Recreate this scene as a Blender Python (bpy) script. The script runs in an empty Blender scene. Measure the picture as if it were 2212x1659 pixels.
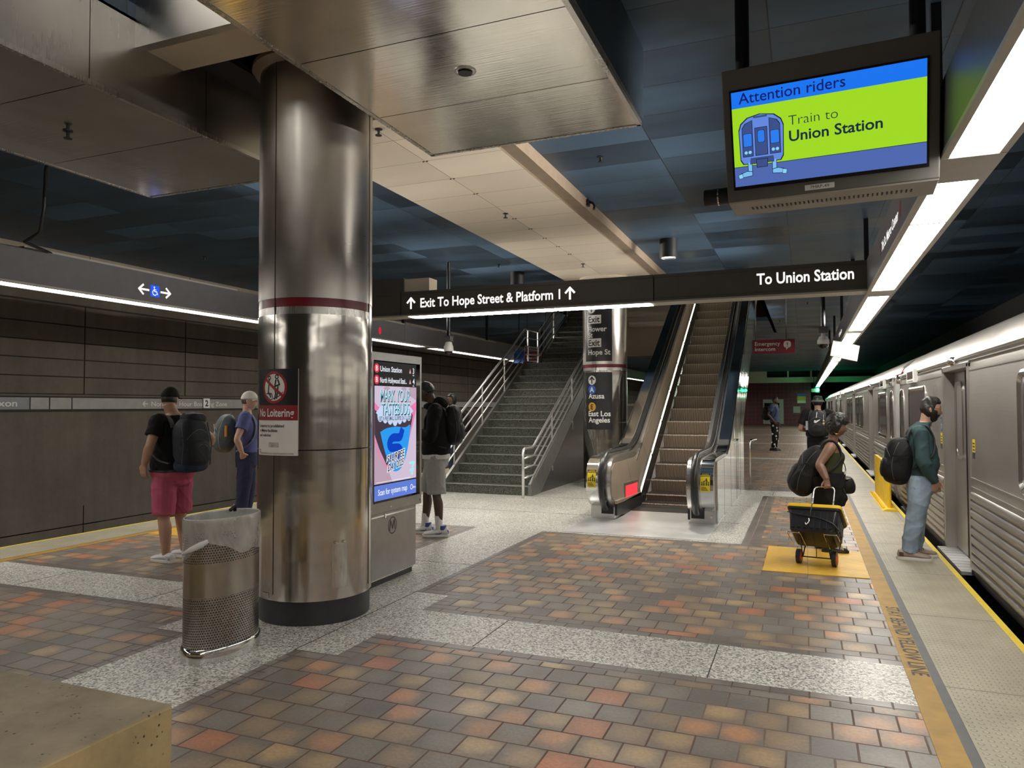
import bpy, bmesh, math, random
import numpy as np
from mathutils import Vector, Matrix
random.seed(7)
PI = math.pi
SC = bpy.context.scene
COL = SC.collection

# ------------------------------------------------------------------ camera
YAW, PITCH, ROLL = math.radians(21.959), math.radians(1.738), math.radians(-0.1408)
fwd = Vector((-math.sin(YAW)*math.cos(PITCH), math.cos(YAW)*math.cos(PITCH), math.sin(PITCH)))
rgt0 = Vector((math.cos(YAW), math.sin(YAW), 0)); up0 = rgt0.cross(fwd)
rgt = rgt0*math.cos(ROLL) + up0*math.sin(ROLL); up = up0*math.cos(ROLL) - rgt0*math.sin(ROLL)
cd = bpy.data.cameras.new('camera'); cam = bpy.data.objects.new('camera', cd); COL.objects.link(cam)
cam.matrix_world = Matrix(((rgt.x, up.x, -fwd.x, 0), (rgt.y, up.y, -fwd.y, 0), (rgt.z, up.z, -fwd.z, 1.58), (0, 0, 0, 1)))
cd.sensor_fit = 'HORIZONTAL'; cd.sensor_width = 36; cd.lens = 1569.64/2212*36; cd.clip_end = 300; cd.clip_start = .05
SC.camera = cam

# ------------------------------------------------------------------ world, exposure, light levels
wd = bpy.data.worlds.new('world'); SC.world = wd; wd.use_nodes = True
wd.node_tree.nodes['Background'].inputs[0].default_value = (.5, .6, .8, 1)
wd.node_tree.nodes['Background'].inputs[1].default_value = .02
SC.view_settings.view_transform = 'Standard'; SC.view_settings.look = 'None'
SC.view_settings.gamma = 1; SC.view_settings.use_curve_mapping = False
SC.view_settings.exposure = 0.2
LENS_E = 26.0        # radiance of the fluorescent diffusers
SIGN_E = 34.0        # diffusers under the sign beam
SCREEN_E = .8       # display screens
FILL_W = 31.0        # added soffit-brightening lamps on top of the light troughs, watts each
try:
    SC.cycles.use_denoising = True
    SC.cycles.sample_clamp_indirect = 8
    SC.cycles.max_bounces = 8
    SC.cycles.diffuse_bounces = 5
    SC.cycles.glossy_bounces = 4
except Exception:
    pass

# ------------------------------------------------------------------ helpers: objects
def tag(o, label=None, cat=None, group=None, kind=None):
    if label: o['label'] = label
    if cat: o['category'] = cat
    if group: o['group'] = group
    if kind: o['kind'] = kind
    return o
def thing(name, label, cat, loc=(0, 0, 0), rz=0.0, group=None):
    o = bpy.data.objects.new(name, None); COL.objects.link(o)
    o.empty_display_size = .1
    o.location = loc; o.rotation_euler = (0, 0, rz)
    return tag(o, label, cat, group)
def nrm(v):
    v = Vector(v); return v.normalized() if v.length > 1e-9 else Vector((0, 0, 1))
class MB:
    """collects faces; build() links them as one mesh object"""
    def __init__(s): s.v = []; s.f = []; s.m = []
    def add(s, vs, fs, mi=0):
        o = len(s.v); s.v += [tuple(p) for p in vs]; s.f += [tuple(i+o for i in f) for f in fs]; s.m += [mi]*len(fs); return s
    def box(s, x0, x1, y0, y1, z0, z1, mi=0):
        vs = [(x, y, z) for z in (z0, z1) for y in (y0, y1) for x in (x0, x1)]
        return s.add(vs, [(0, 2, 3, 1), (4, 5, 7, 6), (0, 1, 5, 4), (2, 6, 7, 3), (0, 4, 6, 2), (1, 3, 7, 5)], mi)
    def obox(s, c, ax, ay, az, hx, hy, hz, mi=0):
        c = Vector(c); ax, ay, az = nrm(ax)*hx, nrm(ay)*hy, nrm(az)*hz
        vs = [c+ax*i+ay*j+az*k for k in (-1, 1) for j in (-1, 1) for i in (-1, 1)]
        return s.add(vs, [(0, 2, 3, 1), (4, 5, 7, 6), (0, 1, 5, 4), (2, 6, 7, 3), (0, 4, 6, 2), (1, 3, 7, 5)], mi)
    def prism(s, poly, axis, a, b, mi=0):
        def P(p, t):
            return (t, p[0], p[1]) if axis == 'x' else ((p[0], t, p[1]) if axis == 'y' else (p[0], p[1], t))
        n = len(poly); vs = [P(p, a) for p in poly]+[P(p, b) for p in poly]
        fs = [tuple(range(n))[::-1], tuple(range(n, 2*n))]+[(i, (i+1) % n, n+(i+1) % n, n+i) for i in range(n)]
        return s.add(vs, fs, mi)
    def loft(s, rings, mi=0, cap=True, closed=True):
        n = len(rings[0]); vs = [p for r in rings for p in r]; fs = []
        for i in range(len(rings)-1):
            for j in range(n if closed else n-1):
                k = (j+1) % n; fs.append((i*n+j, i*n+k, (i+1)*n+k, (i+1)*n+j))
        if cap: fs += [tuple(range(n))[::-1], tuple(range((len(rings)-1)*n, len(rings)*n))]
        return s.add(vs, fs, mi)
    def tube(s, pts, r, n=10, mi=0, cap=True, flat=None, ref=None):
        """r: radius or list; flat: second radius (or list) along ref direction"""
        pts = [Vector(p) for p in pts]; m = len(pts)
        rr = r if isinstance(r, (list, tuple)) else [r]*m
        ff = flat if isinstance(flat, (list, tuple)) else ([flat]*m if flat else rr)
        tn = [nrm(pts[min(i+1, m-1)]-pts[max(i-1, 0)]) for i in range(m)]
        a = Vector(ref) if ref else Vector((0, 0, 1))
        if abs(a.dot(tn[0])) > .95: a = Vector((1, 0, 0)) if abs(tn[0].x) < .9 else Vector((0, 1, 0))
        rings = []
        for i in range(m):
            a = nrm(a-tn[i]*a.dot(tn[i])); b = tn[i].cross(a)
            rings.append([pts[i]+b*math.cos(2*PI*j/n)*rr[i]+a*math.sin(2*PI*j/n)*ff[i] for j in range(n)])
        return s.loft(rings, mi, cap)
    def cyl(s, p0, p1, r, n=20, mi=0, r1=None): return s.tube([p0, p1], [r, r if r1 is None else r1], n, mi)
    def lathe(s, prof, c=(0, 0, 0), n=32, mi=0, sx=1, sy=1, cap=True):
        rings = [[(c[0]+r*sx*math.cos(2*PI*j/n), c[1]+r*sy*math.sin(2*PI*j/n), c[2]+z) for j in range(n)] for r, z in prof]
        return s.loft(rings, mi, cap)
    def ell(s, c, rx, ry, rz, n=16, m=10, R=None, mi=0, e=1.0):
        c = Vector(c); rings = []
        def pw(x): return math.copysign(abs(x)**e, x)
        for i in range(m+1):
            t = -PI/2+PI*max(.02, min(.98, i/m)); rings.append([])
            for j in range(n):
                a = 2*PI*j/n
                p = Vector((rx*pw(math.cos(t))*pw(math.cos(a)), ry*pw(math.cos(t))*pw(math.sin(a)), rz*pw(math.sin(t))))
                rings[-1].append(c+(R @ p if R else p))
        return s.loft(rings, mi, True)
    def merge(s, other, M=None, mi=None):
        vs = [M @ Vector(p) for p in other.v] if M else other.v
        o = len(s.v); s.v += [tuple(p) for p in vs]; s.f += [tuple(i+o for i in f) for f in other.f]
        s.m += other.m if mi is None else [mi]*len(other.f); return s
    def mesh(s, name, mats, smooth=None, recalc=True):
        me = bpy.data.meshes.new(name); me.from_pydata(s.v, [], s.f)
        for m in (mats if isinstance(mats, (list, tuple)) else [mats]): me.materials.append(m)
        me.polygons.foreach_set('material_index', s.m)
        if recalc:
            bm = bmesh.new(); bm.from_mesh(me); bmesh.ops.recalc_face_normals(bm, faces=bm.faces); bm.to_mesh(me); bm.free()
        if smooth:
            me.polygons.foreach_set('use_smooth', [True]*len(me.polygons))
            if smooth < 180: me.set_sharp_from_angle(angle=math.radians(smooth))
        me.update(); return me
    def build(s, name, mats, parent=None, smooth=None, bev=0, recalc=True):
        o = bpy.data.objects.new(name, s.mesh(name, mats, smooth, recalc)); COL.objects.link(o)
        if parent: o.parent = parent
        if bev:
            b = o.modifiers.new('bevel', 'BEVEL'); b.width = bev; b.segments = 2; b.limit_method = 'ANGLE'; b.angle_limit = .7
        return o
def struct(o): o['kind'] = 'structure'; return o
def link_copy(o, parent=None, loc=None):
    c = o.copy(); COL.objects.link(c)
    if parent is not None: c.parent = parent
    if loc is not None: c.location = loc
    return c
def copy_tree(o, parent=None):
    c = link_copy(o, parent)
    for ch in list(o.children): copy_tree(ch, c)
    return c
def smoothstep(a, b, x):
    t = max(0, min(1, (x-a)/(b-a))); return t*t*(3-2*t)
def spline(pts, k=6):
    """Catmull-Rom through points (tuples of any length)"""
    P = [np.array(p, float) for p in pts]; P = [2*P[0]-P[1]]+P+[2*P[-1]-P[-2]]; out = []
    for i in range(1, len(P)-2):
        for j in range(k):
            t = j/k; a, b, c, d = P[i-1], P[i], P[i+1], P[i+2]
            out.append(.5*((2*b)+(-a+c)*t+(2*a-5*b+4*c-d)*t*t+(-a+3*b-3*c+d)*t**3))
    out.append(P[-2]); return [tuple(p) for p in out]

# ------------------------------------------------------------------ helpers: lettering
_tx = {}
def _text_raw(s, bold):
    key = (s, bold)
    if key in _tx: return _tx[key]
    cu = bpy.data.curves.new('t', 'FONT'); cu.body = s; cu.size = 1; cu.offset = bold; cu.resolution_u = 3; cu.fill_mode = 'FRONT'
    ob = bpy.data.objects.new('t', cu); me = ob.to_mesh()
    vs = [tuple(v.co)[:2] for v in me.vertices]; fs = [tuple(p.vertices) for p in me.polygons]
    ob.to_mesh_clear(); bpy.data.objects.remove(ob); bpy.data.curves.remove(cu)
    _tx[key] = (vs, fs); return vs, fs
_ch = None
def text(mb, s, h, place, w=None, bold=0.018, align='l', mi=0, maxw=None, slant=0, sub=None):
    """letters of cap height h through place(u, v) -> 3-D point; w forces the run's width"""
    global _ch
    if _ch is None: _ch = max(p[1] for p in _text_raw('H', 0)[0])
    vs, fs = _text_raw(s, bold)
    if not vs: return
    x0 = min(p[0] for p in vs); x1 = max(p[0] for p in vs); k = h/_ch; kx = k
    if w: kx = w/(x1-x0)
    if maxw and (x1-x0)*k > maxw: kx = maxw/(x1-x0)
    W = (x1-x0)*kx; off = {'l': 0, 'c': -W/2, 'r': -W}[align]
    mb.add([place((p[0]-x0)*kx+off+slant*p[1]*k, p[1]*k) for p in vs], fs, mi)
    return W
def plane_map(o, du, dv):
    o, du, dv = Vector(o), Vector(du), Vector(dv)
    return lambda u, v: o+du*u+dv*v
def shape(mb, pts, place, mi=0):
    if getattr(place, 'cur', 0):      # bent surface: cut a convex shape into narrow strips first
        def clip(P_, a, sg):
            out = []
            for i in range(len(P_)):
                p, q = P_[i-1], P_[i]; dp, dq = sg*(p[0]-a), sg*(q[0]-a)
                if (dp < 0) != (dq < 0): t = dp/(dp-dq); out.append((a, p[1]+(q[1]-p[1])*t))
                if dq >= 0: out.append(q)
            return out
        u0, u1 = min(p[0] for p in pts), max(p[0] for p in pts); n = max(1, int((u1-u0)/.02)+1)
        for i in range(n):
            c = clip(clip(list(pts), u0+(u1-u0)*i/n, 1), u0+(u1-u0)*(i+1)/n, -1)
            if len(c) > 2: mb.add([place(*p) for p in c], [tuple(range(len(c)))], mi)
        return
    mb.add([place(*p) for p in pts], [tuple(range(len(pts)))], mi)
def disc(mb, c, r, place, n=28, mi=0, ry=None):
    ry = ry or r
    shape(mb, [(c[0]+r*math.cos(2*PI*i/n), c[1]+ry*math.sin(2*PI*i/n)) for i in range(n)], place, mi)
def ring(mb, c, r0, r1, place, n=32, mi=0, k=1.0):
    for i in range(n):
        a, b = 2*PI*i/n, 2*PI*(i+1)/n
        shape(mb, [(c[0]+r*math.cos(t)*k, c[1]+r*math.sin(t)) for r, t in ((r0, a), (r1, a), (r1, b), (r0, b))], place, mi)
def stroke(mb, pts, w, place, mi=0):
    for a, b in zip(pts[:-1], pts[1:]):
        d = np.array(b, float)-np.array(a, float); L = np.hypot(*d) or 1; d /= L; n = np.array([-d[1], d[0]])*w/2
        a2, b2 = np.array(a)-d*w*.3, np.array(b)+d*w*.3
        shape(mb, [tuple(a2-n), tuple(b2-n), tuple(b2+n), tuple(a2+n)], place, mi)
def rect(mb, u0, u1, v0, v1, place, mi=0): shape(mb, [(u0, v0), (u1, v0), (u1, v1), (u0, v1)], place, mi)
def rrect_pts(u0, u1, v0, v1, r, n=6):
    out = []
    for cx, cy, a in ((u1-r, v1-r, 0), (u0+r, v1-r, 90), (u0+r, v0+r, 180), (u1-r, v0+r, 270)):
        out += [(cx+r*math.cos(math.radians(a+90*i/n)), cy+r*math.sin(math.radians(a+90*i/n))) for i in range(n+1)]
    return out
def lift(place, d):
    """same mapping moved off the surface by vector d"""
    d = Vector(d); return lambda u, v: place(u, v)+d
def arrow(mb, c, h, place, ang=90, w=None, mi=0):
    w = w or h*.16; ca, sa = math.cos(math.radians(ang)), math.sin(math.radians(ang))
    def R(p): return (c[0]+p[0]*ca-p[1]*sa, c[1]+p[0]*sa+p[1]*ca)
    stroke(mb, [R((-h/2, 0)), R((h/2-w*.6, 0))], w, place, mi)
    stroke(mb, [R((h*.06, h*.4)), R((h/2, 0)), R((h*.06, -h*.4))], w, place, mi)

# ------------------------------------------------------------------ materials
class NT:
    def __init__(s, name):
        s.mat = bpy.data.materials.new(name); s.mat.use_nodes = True; s.t = s.mat.node_tree
        s.bsdf = s.t.nodes['Principled BSDF']; s.out = s.t.nodes['Material Output']; s._c = None
    def n(s, typ, **kw):
        nd = s.t.nodes.new(typ)
        for k, v in kw.items(): setattr(nd, k, v)
        return nd
    def set(s, sock, v):
        if hasattr(v, 'is_output') or isinstance(v, bpy.types.NodeSocket): s.t.links.new(v, sock)
        else: sock.default_value = v
    def m(s, op, a, b=0.0, c=None):
        nd = s.n('ShaderNodeMath', operation=op); s.set(nd.inputs[0], a); s.set(nd.inputs[1], b)
        if c is not None: s.set(nd.inputs[2], c)
        return nd.outputs[0]
    def co(s):
        if s._c is None: s._c = s.n('ShaderNodeTexCoord').outputs['Object']
        return s._c
    def xyz(s):
        sp = s.n('ShaderNodeSeparateXYZ'); s.set(sp.inputs[0], s.co()); return sp.outputs
    def comb(s, x, y, z=0.0):
        c = s.n('ShaderNodeCombineXYZ')
        for i, v in enumerate((x, y, z)): s.set(c.inputs[i], v)
        return c.outputs[0]
    def scale(s, v, k):
        nd = s.n('ShaderNodeMapping'); s.set(nd.inputs[0], v); nd.inputs['Scale'].default_value = k if isinstance(k, tuple) else (k, k, k); return nd.outputs[0]
    def noise(s, vec, sc, det=3.0, rough=.55):
        nd = s.n('ShaderNodeTexNoise'); s.set(nd.inputs['Vector'], vec); nd.inputs['Scale'].default_value = sc; nd.inputs['Detail'].default_value = det; nd.inputs['Roughness'].default_value = rough; return nd.outputs['Fac']
    def white(s, vec):
        nd = s.n('ShaderNodeTexWhiteNoise'); s.set(nd.inputs['Vector'], vec); return nd.outputs
    def vor(s, vec, sc, feature='F1', out='Distance'):
        nd = s.n('ShaderNodeTexVoronoi', feature=feature); s.set(nd.inputs['Vector'], vec); nd.inputs['Scale'].default_value = sc; return nd.outputs[out]
    def ramp(s, f, stops, interp='LINEAR'):
        nd = s.n('ShaderNodeValToRGB'); nd.color_ramp.interpolation = interp; s.set(nd.inputs[0], f)
        e = nd.color_ramp.elements
        while len(e) < len(stops): e.new(.5)
        for i, (p, c) in enumerate(stops):
            e[i].position = p; e[i].color = (c[0], c[1], c[2], 1) if isinstance(c, tuple) else (c, c, c, 1)
        return nd.outputs[0]
    def mix(s, f, a, b, typ='MIX'):
        nd = s.n('ShaderNodeMix', data_type='RGBA', blend_type=typ); s.set(nd.inputs[0], f)
        s.set(nd.inputs[6], a if not isinstance(a, tuple) else (*a[:3], 1)); s.set(nd.inputs[7], b if not isinstance(b, tuple) else (*b[:3], 1)); return nd.outputs[2]
    def sstep(s, x, a, b):
        nd = s.n('ShaderNodeMapRange', interpolation_type='SMOOTHSTEP'); s.set(nd.inputs[0], x)
        nd.inputs[1].default_value = a; nd.inputs[2].default_value = b; nd.inputs[3].default_value = 0; nd.inputs[4].default_value = 1; return nd.outputs[0]
    def bump(s, h, st=.3, dist=.01):
        nd = s.n('ShaderNodeBump'); nd.inputs['Strength'].default_value = st; nd.inputs['Distance'].default_value = dist; s.set(nd.inputs['Height'], h)
        s.t.links.new(nd.outputs[0], s.bsdf.inputs['Normal']); return nd
    def fin(s, color=None, rough=None, metal=None, **kw):
        b = s.bsdf.inputs
        if color is not None: s.set(b['Base Color'], color if not isinstance(color, tuple) else (*color[:3], 1))
        if rough is not None: s.set(b['Roughness'], rough)
        if metal is not None: s.set(b['Metallic'], metal)
        for k, v in kw.items(): s.set(b[k], v)
        return s.mat
def P(name, c, rough=.5, metal=0.0, var=0.0, vs=8.0, bump=0.0, bs=60.0, bd=.004, stretch=(1, 1, 1), rvar=0.0, **kw):
    t = NT(name); col = (*c, 1); rg = rough
    if var:
        f = t.noise(t.scale(t.co(), stretch), vs, 4)
        k = t.ramp(f, [(.25, 1-var), (.75, 1+var)]); col = t.mix(1.0, (*c, 1), k, 'MULTIPLY')
    if rvar:
        rg = t.m('ADD', rough-rvar/2, t.m('MULTIPLY', t.noise(t.scale(t.co(), stretch), vs*.6, 3), rvar))
    if bump: t.bump(t.noise(t.scale(t.co(), stretch), bs, 2), bump, bd)
    return t.fin(col, rg, metal, **kw)
def EM(name, c, e):
    t = NT(name); t.fin((0, 0, 0), .5); t.set(t.bsdf.inputs['Emission Color'], (*c, 1)); t.bsdf.inputs['Emission Strength'].default_value = e
    t.bsdf.inputs['Specular IOR Level'].default_value = .25
    return t.mat

def tile_mat(name, pal, w=.203, h=.2, offset=.5, grout=.008, rough=.42, dark=.0):
    t = NT(name); x, y, z = t.xyz()
    ry = t.m('DIVIDE', y, h); row = t.m('FLOOR', ry); fy = t.m('SUBTRACT', ry, row)
    sh = t.m('MULTIPLY', t.m('FLOORED_MODULO', row, 2.0), offset)
    rx = t.m('ADD', t.m('DIVIDE', x, w), sh); colm = t.m('FLOOR', rx); fx = t.m('SUBTRACT', rx, colm)
    cell = t.comb(colm, row, 3.7); wn = t.white(cell)
    r1 = wn['Value']; sp = t.n('ShaderNodeSeparateColor'); t.set(sp.inputs[0], wn['Color']); r2, r3 = sp.outputs[1], sp.outputs[2]
    body = t.ramp(r1, [(i/(len(pal)), c) for i, (c, d) in enumerate(pal)], 'CONSTANT')
    edge = t.ramp(r1, [(i/(len(pal)), d) for i, (c, d) in enumerate(pal)], 'CONSTANT')
    # flashed centre, shifted per tile, broken by noise
    dx = t.m('SUBTRACT', t.m('SUBTRACT', fx, .3), t.m('MULTIPLY', r2, .4)); dy = t.m('SUBTRACT', t.m('SUBTRACT', fy, .3), t.m('MULTIPLY', r3, .4))
    d = t.m('SQRT', t.m('ADD', t.m('MULTIPLY', dx, dx), t.m('MULTIPLY', dy, dy)))
    d = t.m('ADD', d, t.m('MULTIPLY', t.m('SUBTRACT', t.noise(t.co(), 9, 4), .5), .5))
    c = t.mix(t.sstep(d, .16, .70), body, edge)
    c = t.mix(.5, c, t.ramp(t.noise(t.co(), 55, 3), [(.3, .65), (.7, 1.25)]), 'MULTIPLY')
    c = t.mix(t.m('MULTIPLY', r2, .35), c, (.10, .085, .075, 1))
    ex = t.m('MULTIPLY', t.m('MINIMUM', fx, t.m('SUBTRACT', 1.0, fx)), w); ey = t.m('MULTIPLY', t.m('MINIMUM', fy, t.m('SUBTRACT', 1.0, fy)), h)
    e = t.m('MINIMUM', ex, ey); g = t.sstep(e, grout*.35, grout*.75)
    gc = t.mix(t.sstep(t.noise(t.co(), 1.3, 3), .4, .6), (.10, .055, .038, 1), (.15, .11, .09, 1))
    c = t.mix(g, gc, c)
    t.bump(t.m('ADD', t.m('MULTIPLY', g, 1.0), t.m('MULTIPLY', t.noise(t.co(), 40, 3), .25)), .5, .004)
    rg = t.m('ADD', rough, t.m('MULTIPLY', t.m('SUBTRACT', 1.0, g), .4)); rg = t.m('ADD', rg, t.m('MULTIPLY', t.m('SUBTRACT', t.noise(t.co(), 2.2, 4), .5), .3))
    return t.fin(c, rg)
OR, TN, BR, GR, DK, RD = (.44, .225, .118), (.40, .275, .15), (.29, .205, .13), (.20, .175, .15), (.13, .115, .105), (.44, .175, .09)
eg, eb = (.150, .130, .112), (.18, .135, .10)
M = {}
M['tile'] = tile_mat('quarry_tile', [(GR, eg), (TN, eg), (DK, DK), (BR, eb), (OR, eg), (GR, (.16, .15, .13)), (TN, eb), (BR, eg), (RD, (.3, .14, .08)), (DK, eg), (OR, eb), (GR, eb)])
M['border'] = tile_mat('border_tile', [(DK, DK), (GR, DK), (DK, eg), (eg, DK)], w=.203, h=.1, offset=0, rough=.35)
def granite(name, lo, mid, hi, rough=.3, sc=95.0):
    t = NT(name); v = t.vor(t.co(), sc, out='Color'); sp = t.n('ShaderNodeSeparateColor'); t.set(sp.inputs[0], v)
    f = t.m('ADD', t.m('MULTIPLY', sp.outputs[0], .7), t.m('MULTIPLY', t.noise(t.co(), sc*.45, 3), .5))
    c = t.ramp(f, [(.3, lo), (.52, mid), (.85, hi)])
    c = t.mix(.6, c, t.ramp(t.noise(t.co(), 1.5, 4), [(.3, .8), (.7, 1.1)]), 'MULTIPLY')
    return t.fin(c, t.m('ADD', rough, t.m('MULTIPLY', t.noise(t.co(), 3, 3), .15)))
M['granite'] = granite('light_granite', (.10, .10, .095), (.37, .365, .335), (.66, .65, .59))
M['granite_dark'] = granite('dark_granite', (.015, .016, .012), (.052, .056, .044), (.15, .155, .125), .3, 120)
M['plinth'] = P('black_plinth', (.022, .024, .028), .4, var=.3)
def steel(name, c, rough, stretch=(1, 1, .03), rip=0.0, ripsc=(1, 1, 1), var=.12, an=0.0, met=1.0, fw=.15):
    t = NT(name); f = t.noise(t.scale(t.co(), stretch), 60, 4); g = t.noise(t.co(), 1.6, 4)
    col = t.mix(1.0, (*c, 1), t.ramp(g, [(.3, 1-var), (.7, 1+var)]), 'MULTIPLY')
    rg = t.m('ADD', rough*.8, t.m('MULTIPLY', f, rough*.4)); rg = t.m('ADD', rg, t.m('MULTIPLY', t.m('SUBTRACT', g, .5), rough*.5))
    h = t.m('MULTIPLY', f, fw)
    if rip: h = t.m('ADD', h, t.m('MULTIPLY', t.noise(t.scale(t.co(), ripsc), 1.0, 2), rip))
    t.bump(h, .25, .004)
    return t.fin(col, rg, met, Anisotropic=an)
M['steel_col_lo'] = steel('polished_steel', (.60, .575, .54), .16, (1, 1, .02), 7, (1.5, 1.5, 3.5))
M['steel_col_up'] = steel('brushed_steel', (.56, .53, .49), .32, (.05, .05, 1), 2, (1, 1, 1.5))
M['steel'] = steel('satin_steel', (.62, .60, .57), .28)
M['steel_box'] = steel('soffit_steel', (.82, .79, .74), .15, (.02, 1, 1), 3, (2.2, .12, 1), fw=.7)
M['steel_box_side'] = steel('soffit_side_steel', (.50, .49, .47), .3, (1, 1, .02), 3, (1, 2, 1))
M['chrome'] = P('chrome', (.75, .75, .74), .1, 1.0, var=.05)
M['mirror'] = steel('mirror_steel', (.60, .61, .59), .07, (1, 1, .02), 9, (1, 2.2, .7), .05)
M['train'] = steel('train_steel', (.42, .395, .37), .36, (1, .02, 1), 1.2, (1, .5, .8), .1, met=.72)
M['train_dark'] = steel('door_pocket_steel', (.38, .355, .33), .34, (1, 1, .02), 1, (1, 1, .7), .1, met=.75)
M['train_roof'] = steel('train_roof_steel', (.55, .53, .50), .34, (1, .02, 1), 3)
M['frame'] = P('window_frame_steel', (.60, .585, .56), .2, 1.0)
def concrete(name, c, var=.28, rough=.85, streak=.35):
    t = NT(name); a = t.noise(t.co(), 1.1, 6, .65); b = t.noise(t.co(), 14, 4); s_ = t.noise(t.scale(t.co(), (1, 3.0, .18)), 1.6, 5, .6)
    k = t.m('ADD', t.m('MULTIPLY', a, .5), t.m('MULTIPLY', b, .2)); k = t.m('ADD', k, t.m('MULTIPLY', s_, streak))
    col = t.mix(1.0, (*c, 1), t.ramp(k, [(.3, 1-var*1.3), (.75, 1+var)]), 'MULTIPLY')
    t.bump(b, .15, .01); return t.fin(col, rough)
M['wall'] = concrete('track_wall_concrete', (.115, .098, .079))
M['wall_groove'] = P('groove_shadow_gap', (.03, .027, .023), .9)
M['edge_beam'] = concrete('edge_beam_concrete', (.24, .20, .155), .2)
def bench_mat():
    t = NT('bench_concrete'); a = t.noise(t.co(), 3, 6, .65); pores = t.vor(t.co(), 38); sp = t.sstep(pores, .13, .22)
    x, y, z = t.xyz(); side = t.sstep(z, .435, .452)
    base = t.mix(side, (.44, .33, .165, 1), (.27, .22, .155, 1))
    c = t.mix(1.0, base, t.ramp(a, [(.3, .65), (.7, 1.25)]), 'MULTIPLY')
    gate = t.sstep(t.noise(t.co(), 9, 2), .52, .6); hole = t.m('MULTIPLY', t.m('SUBTRACT', 1.0, sp), gate)
    c = t.mix(hole, c, (.05, .04, .03, 1)); t.bump(t.m('SUBTRACT', a, hole), .5, .008)
    return t.fin(c, .75)
M['bench'] = bench_mat()
def ceil_mat(name, c, pw, ph, off, seam=.006):
    t = NT(name); x, y, z = t.xyz(); rx = t.m('DIVIDE', t.m('ADD', x, off[0]), pw); ry = t.m('DIVIDE', t.m('ADD', y, off[1]), ph)
    cx_, cy_ = t.m('FLOOR', rx), t.m('FLOOR', ry); fx, fy = t.m('SUBTRACT', rx, cx_), t.m('SUBTRACT', ry, cy_)
    r = t.white(t.comb(cx_, cy_, 1.3))['Value']
    k = t.m('ADD', t.m('MULTIPLY', r, .55), t.m('MULTIPLY', t.noise(t.scale(t.co(), (.35, 1.6, 1)), 1.3, 4), .6))
    col = t.mix(1.0, (*c, 1), t.ramp(k, [(.25, .35), (.85, 1.5)]), 'MULTIPLY')
    ex = t.m('MULTIPLY', t.m('MINIMUM', fx, t.m('SUBTRACT', 1.0, fx)), pw); ey = t.m('MULTIPLY', t.m('MINIMUM', fy, t.m('SUBTRACT', 1.0, fy)), ph)
    g = t.sstep(t.m('MINIMUM', ex, ey), seam*.4, seam)
    col = t.mix(g, (.008, .009, .012, 1), col); t.bump(g, .3, .005)
    return t.fin(col, t.m('ADD', .38, t.m('MULTIPLY', r, .2)))
M['ceil'] = ceil_mat('blue_ceiling_panels', (.042, .082, .135), 1.2, .605, (.2, .1))
M['cream'] = ceil_mat('cream_soffit_panels', (.60, .53, .43), .85, .615, (3.55, .31), .005)
M['cream'].node_tree.nodes['Principled BSDF'].inputs['Roughness'].default_value = .5
for nd in M['cream'].node_tree.nodes:
    if nd.bl_idname == 'ShaderNodeValToRGB':
        nd.color_ramp.elements[0].color = (.88, .88, .88, 1); nd.color_ramp.elements[1].color = (1.08, 1.08, 1.08, 1)
    if nd.bl_idname == 'ShaderNodeMix' and tuple(round(v, 3) for v in nd.inputs[6].default_value[:3]) == (.008, .009, .012): nd.inputs[6].default_value = (.16, .12, .08, 1)
M['cream_plain'] = P('cream_paint', (.60, .52, .41), .5, var=.06, vs=2)
M['soffit_edge'] = P('bronze_soffit_edge', (.26, .20, .145), .4, var=.15)
M['blue_dark'] = P('dark_blue_paint', (.022, .036, .055), .45, var=.2)
M['void'] = P('dark_void', (.02, .018, .017), .8)
M['pipe_dark'] = P('black_pipe', (.014, .015, .018), .45)
M['sign'] = P('charcoal_sign_enamel', (.085, .080, .073), .4, var=.08)
M['trough'] = P('grey_light_housing', (.115, .112, .12), .42, var=.08)
M['trough_rim'] = P('light_frame_grey', (.38, .36, .32), .45, var=.06)
M['white'] = EM('lit_letter_white', (1, .97, .93), .95)
M['white_paint'] = P('white_paint', (.74, .74, .72), .5, var=.05)
M['grey_paint'] = P('grey_sign_letter', (.62, .61, .58), .5)
def lens_mat():
    t = NT('fluorescent_diffuser'); t.fin((.1, .1, .1), .4); x, y, z = t.xyz()
    s_ = t.m('SINE', t.m('MULTIPLY', x, 115.0)); k = t.m('ADD', .92, t.m('MULTIPLY', s_, .14))
    t.set(t.bsdf.inputs['Emission Color'], (1, .955, .87, 1)); t.set(t.bsdf.inputs['Emission Strength'], t.m('MULTIPLY', k, LENS_E)); return t.mat
M['lens'] = lens_mat()
M['lens_sign'] = EM('sign_diffuser', (1, .94, .85), SIGN_E)
M['yellow'] = P('yellow_line_paint', (.33, .19, .03), .6, var=.22, vs=7)
M['yellow_edge'] = P('bright_yellow_edge', (.66, .50, .03), .5, var=.1)
M['yellow_post'] = P('yellow_plastic', (.78, .50, .015), .4, var=.06)
M['slate'] = P('slate_strip', (.07, .075, .078), .55, var=.15)
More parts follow.
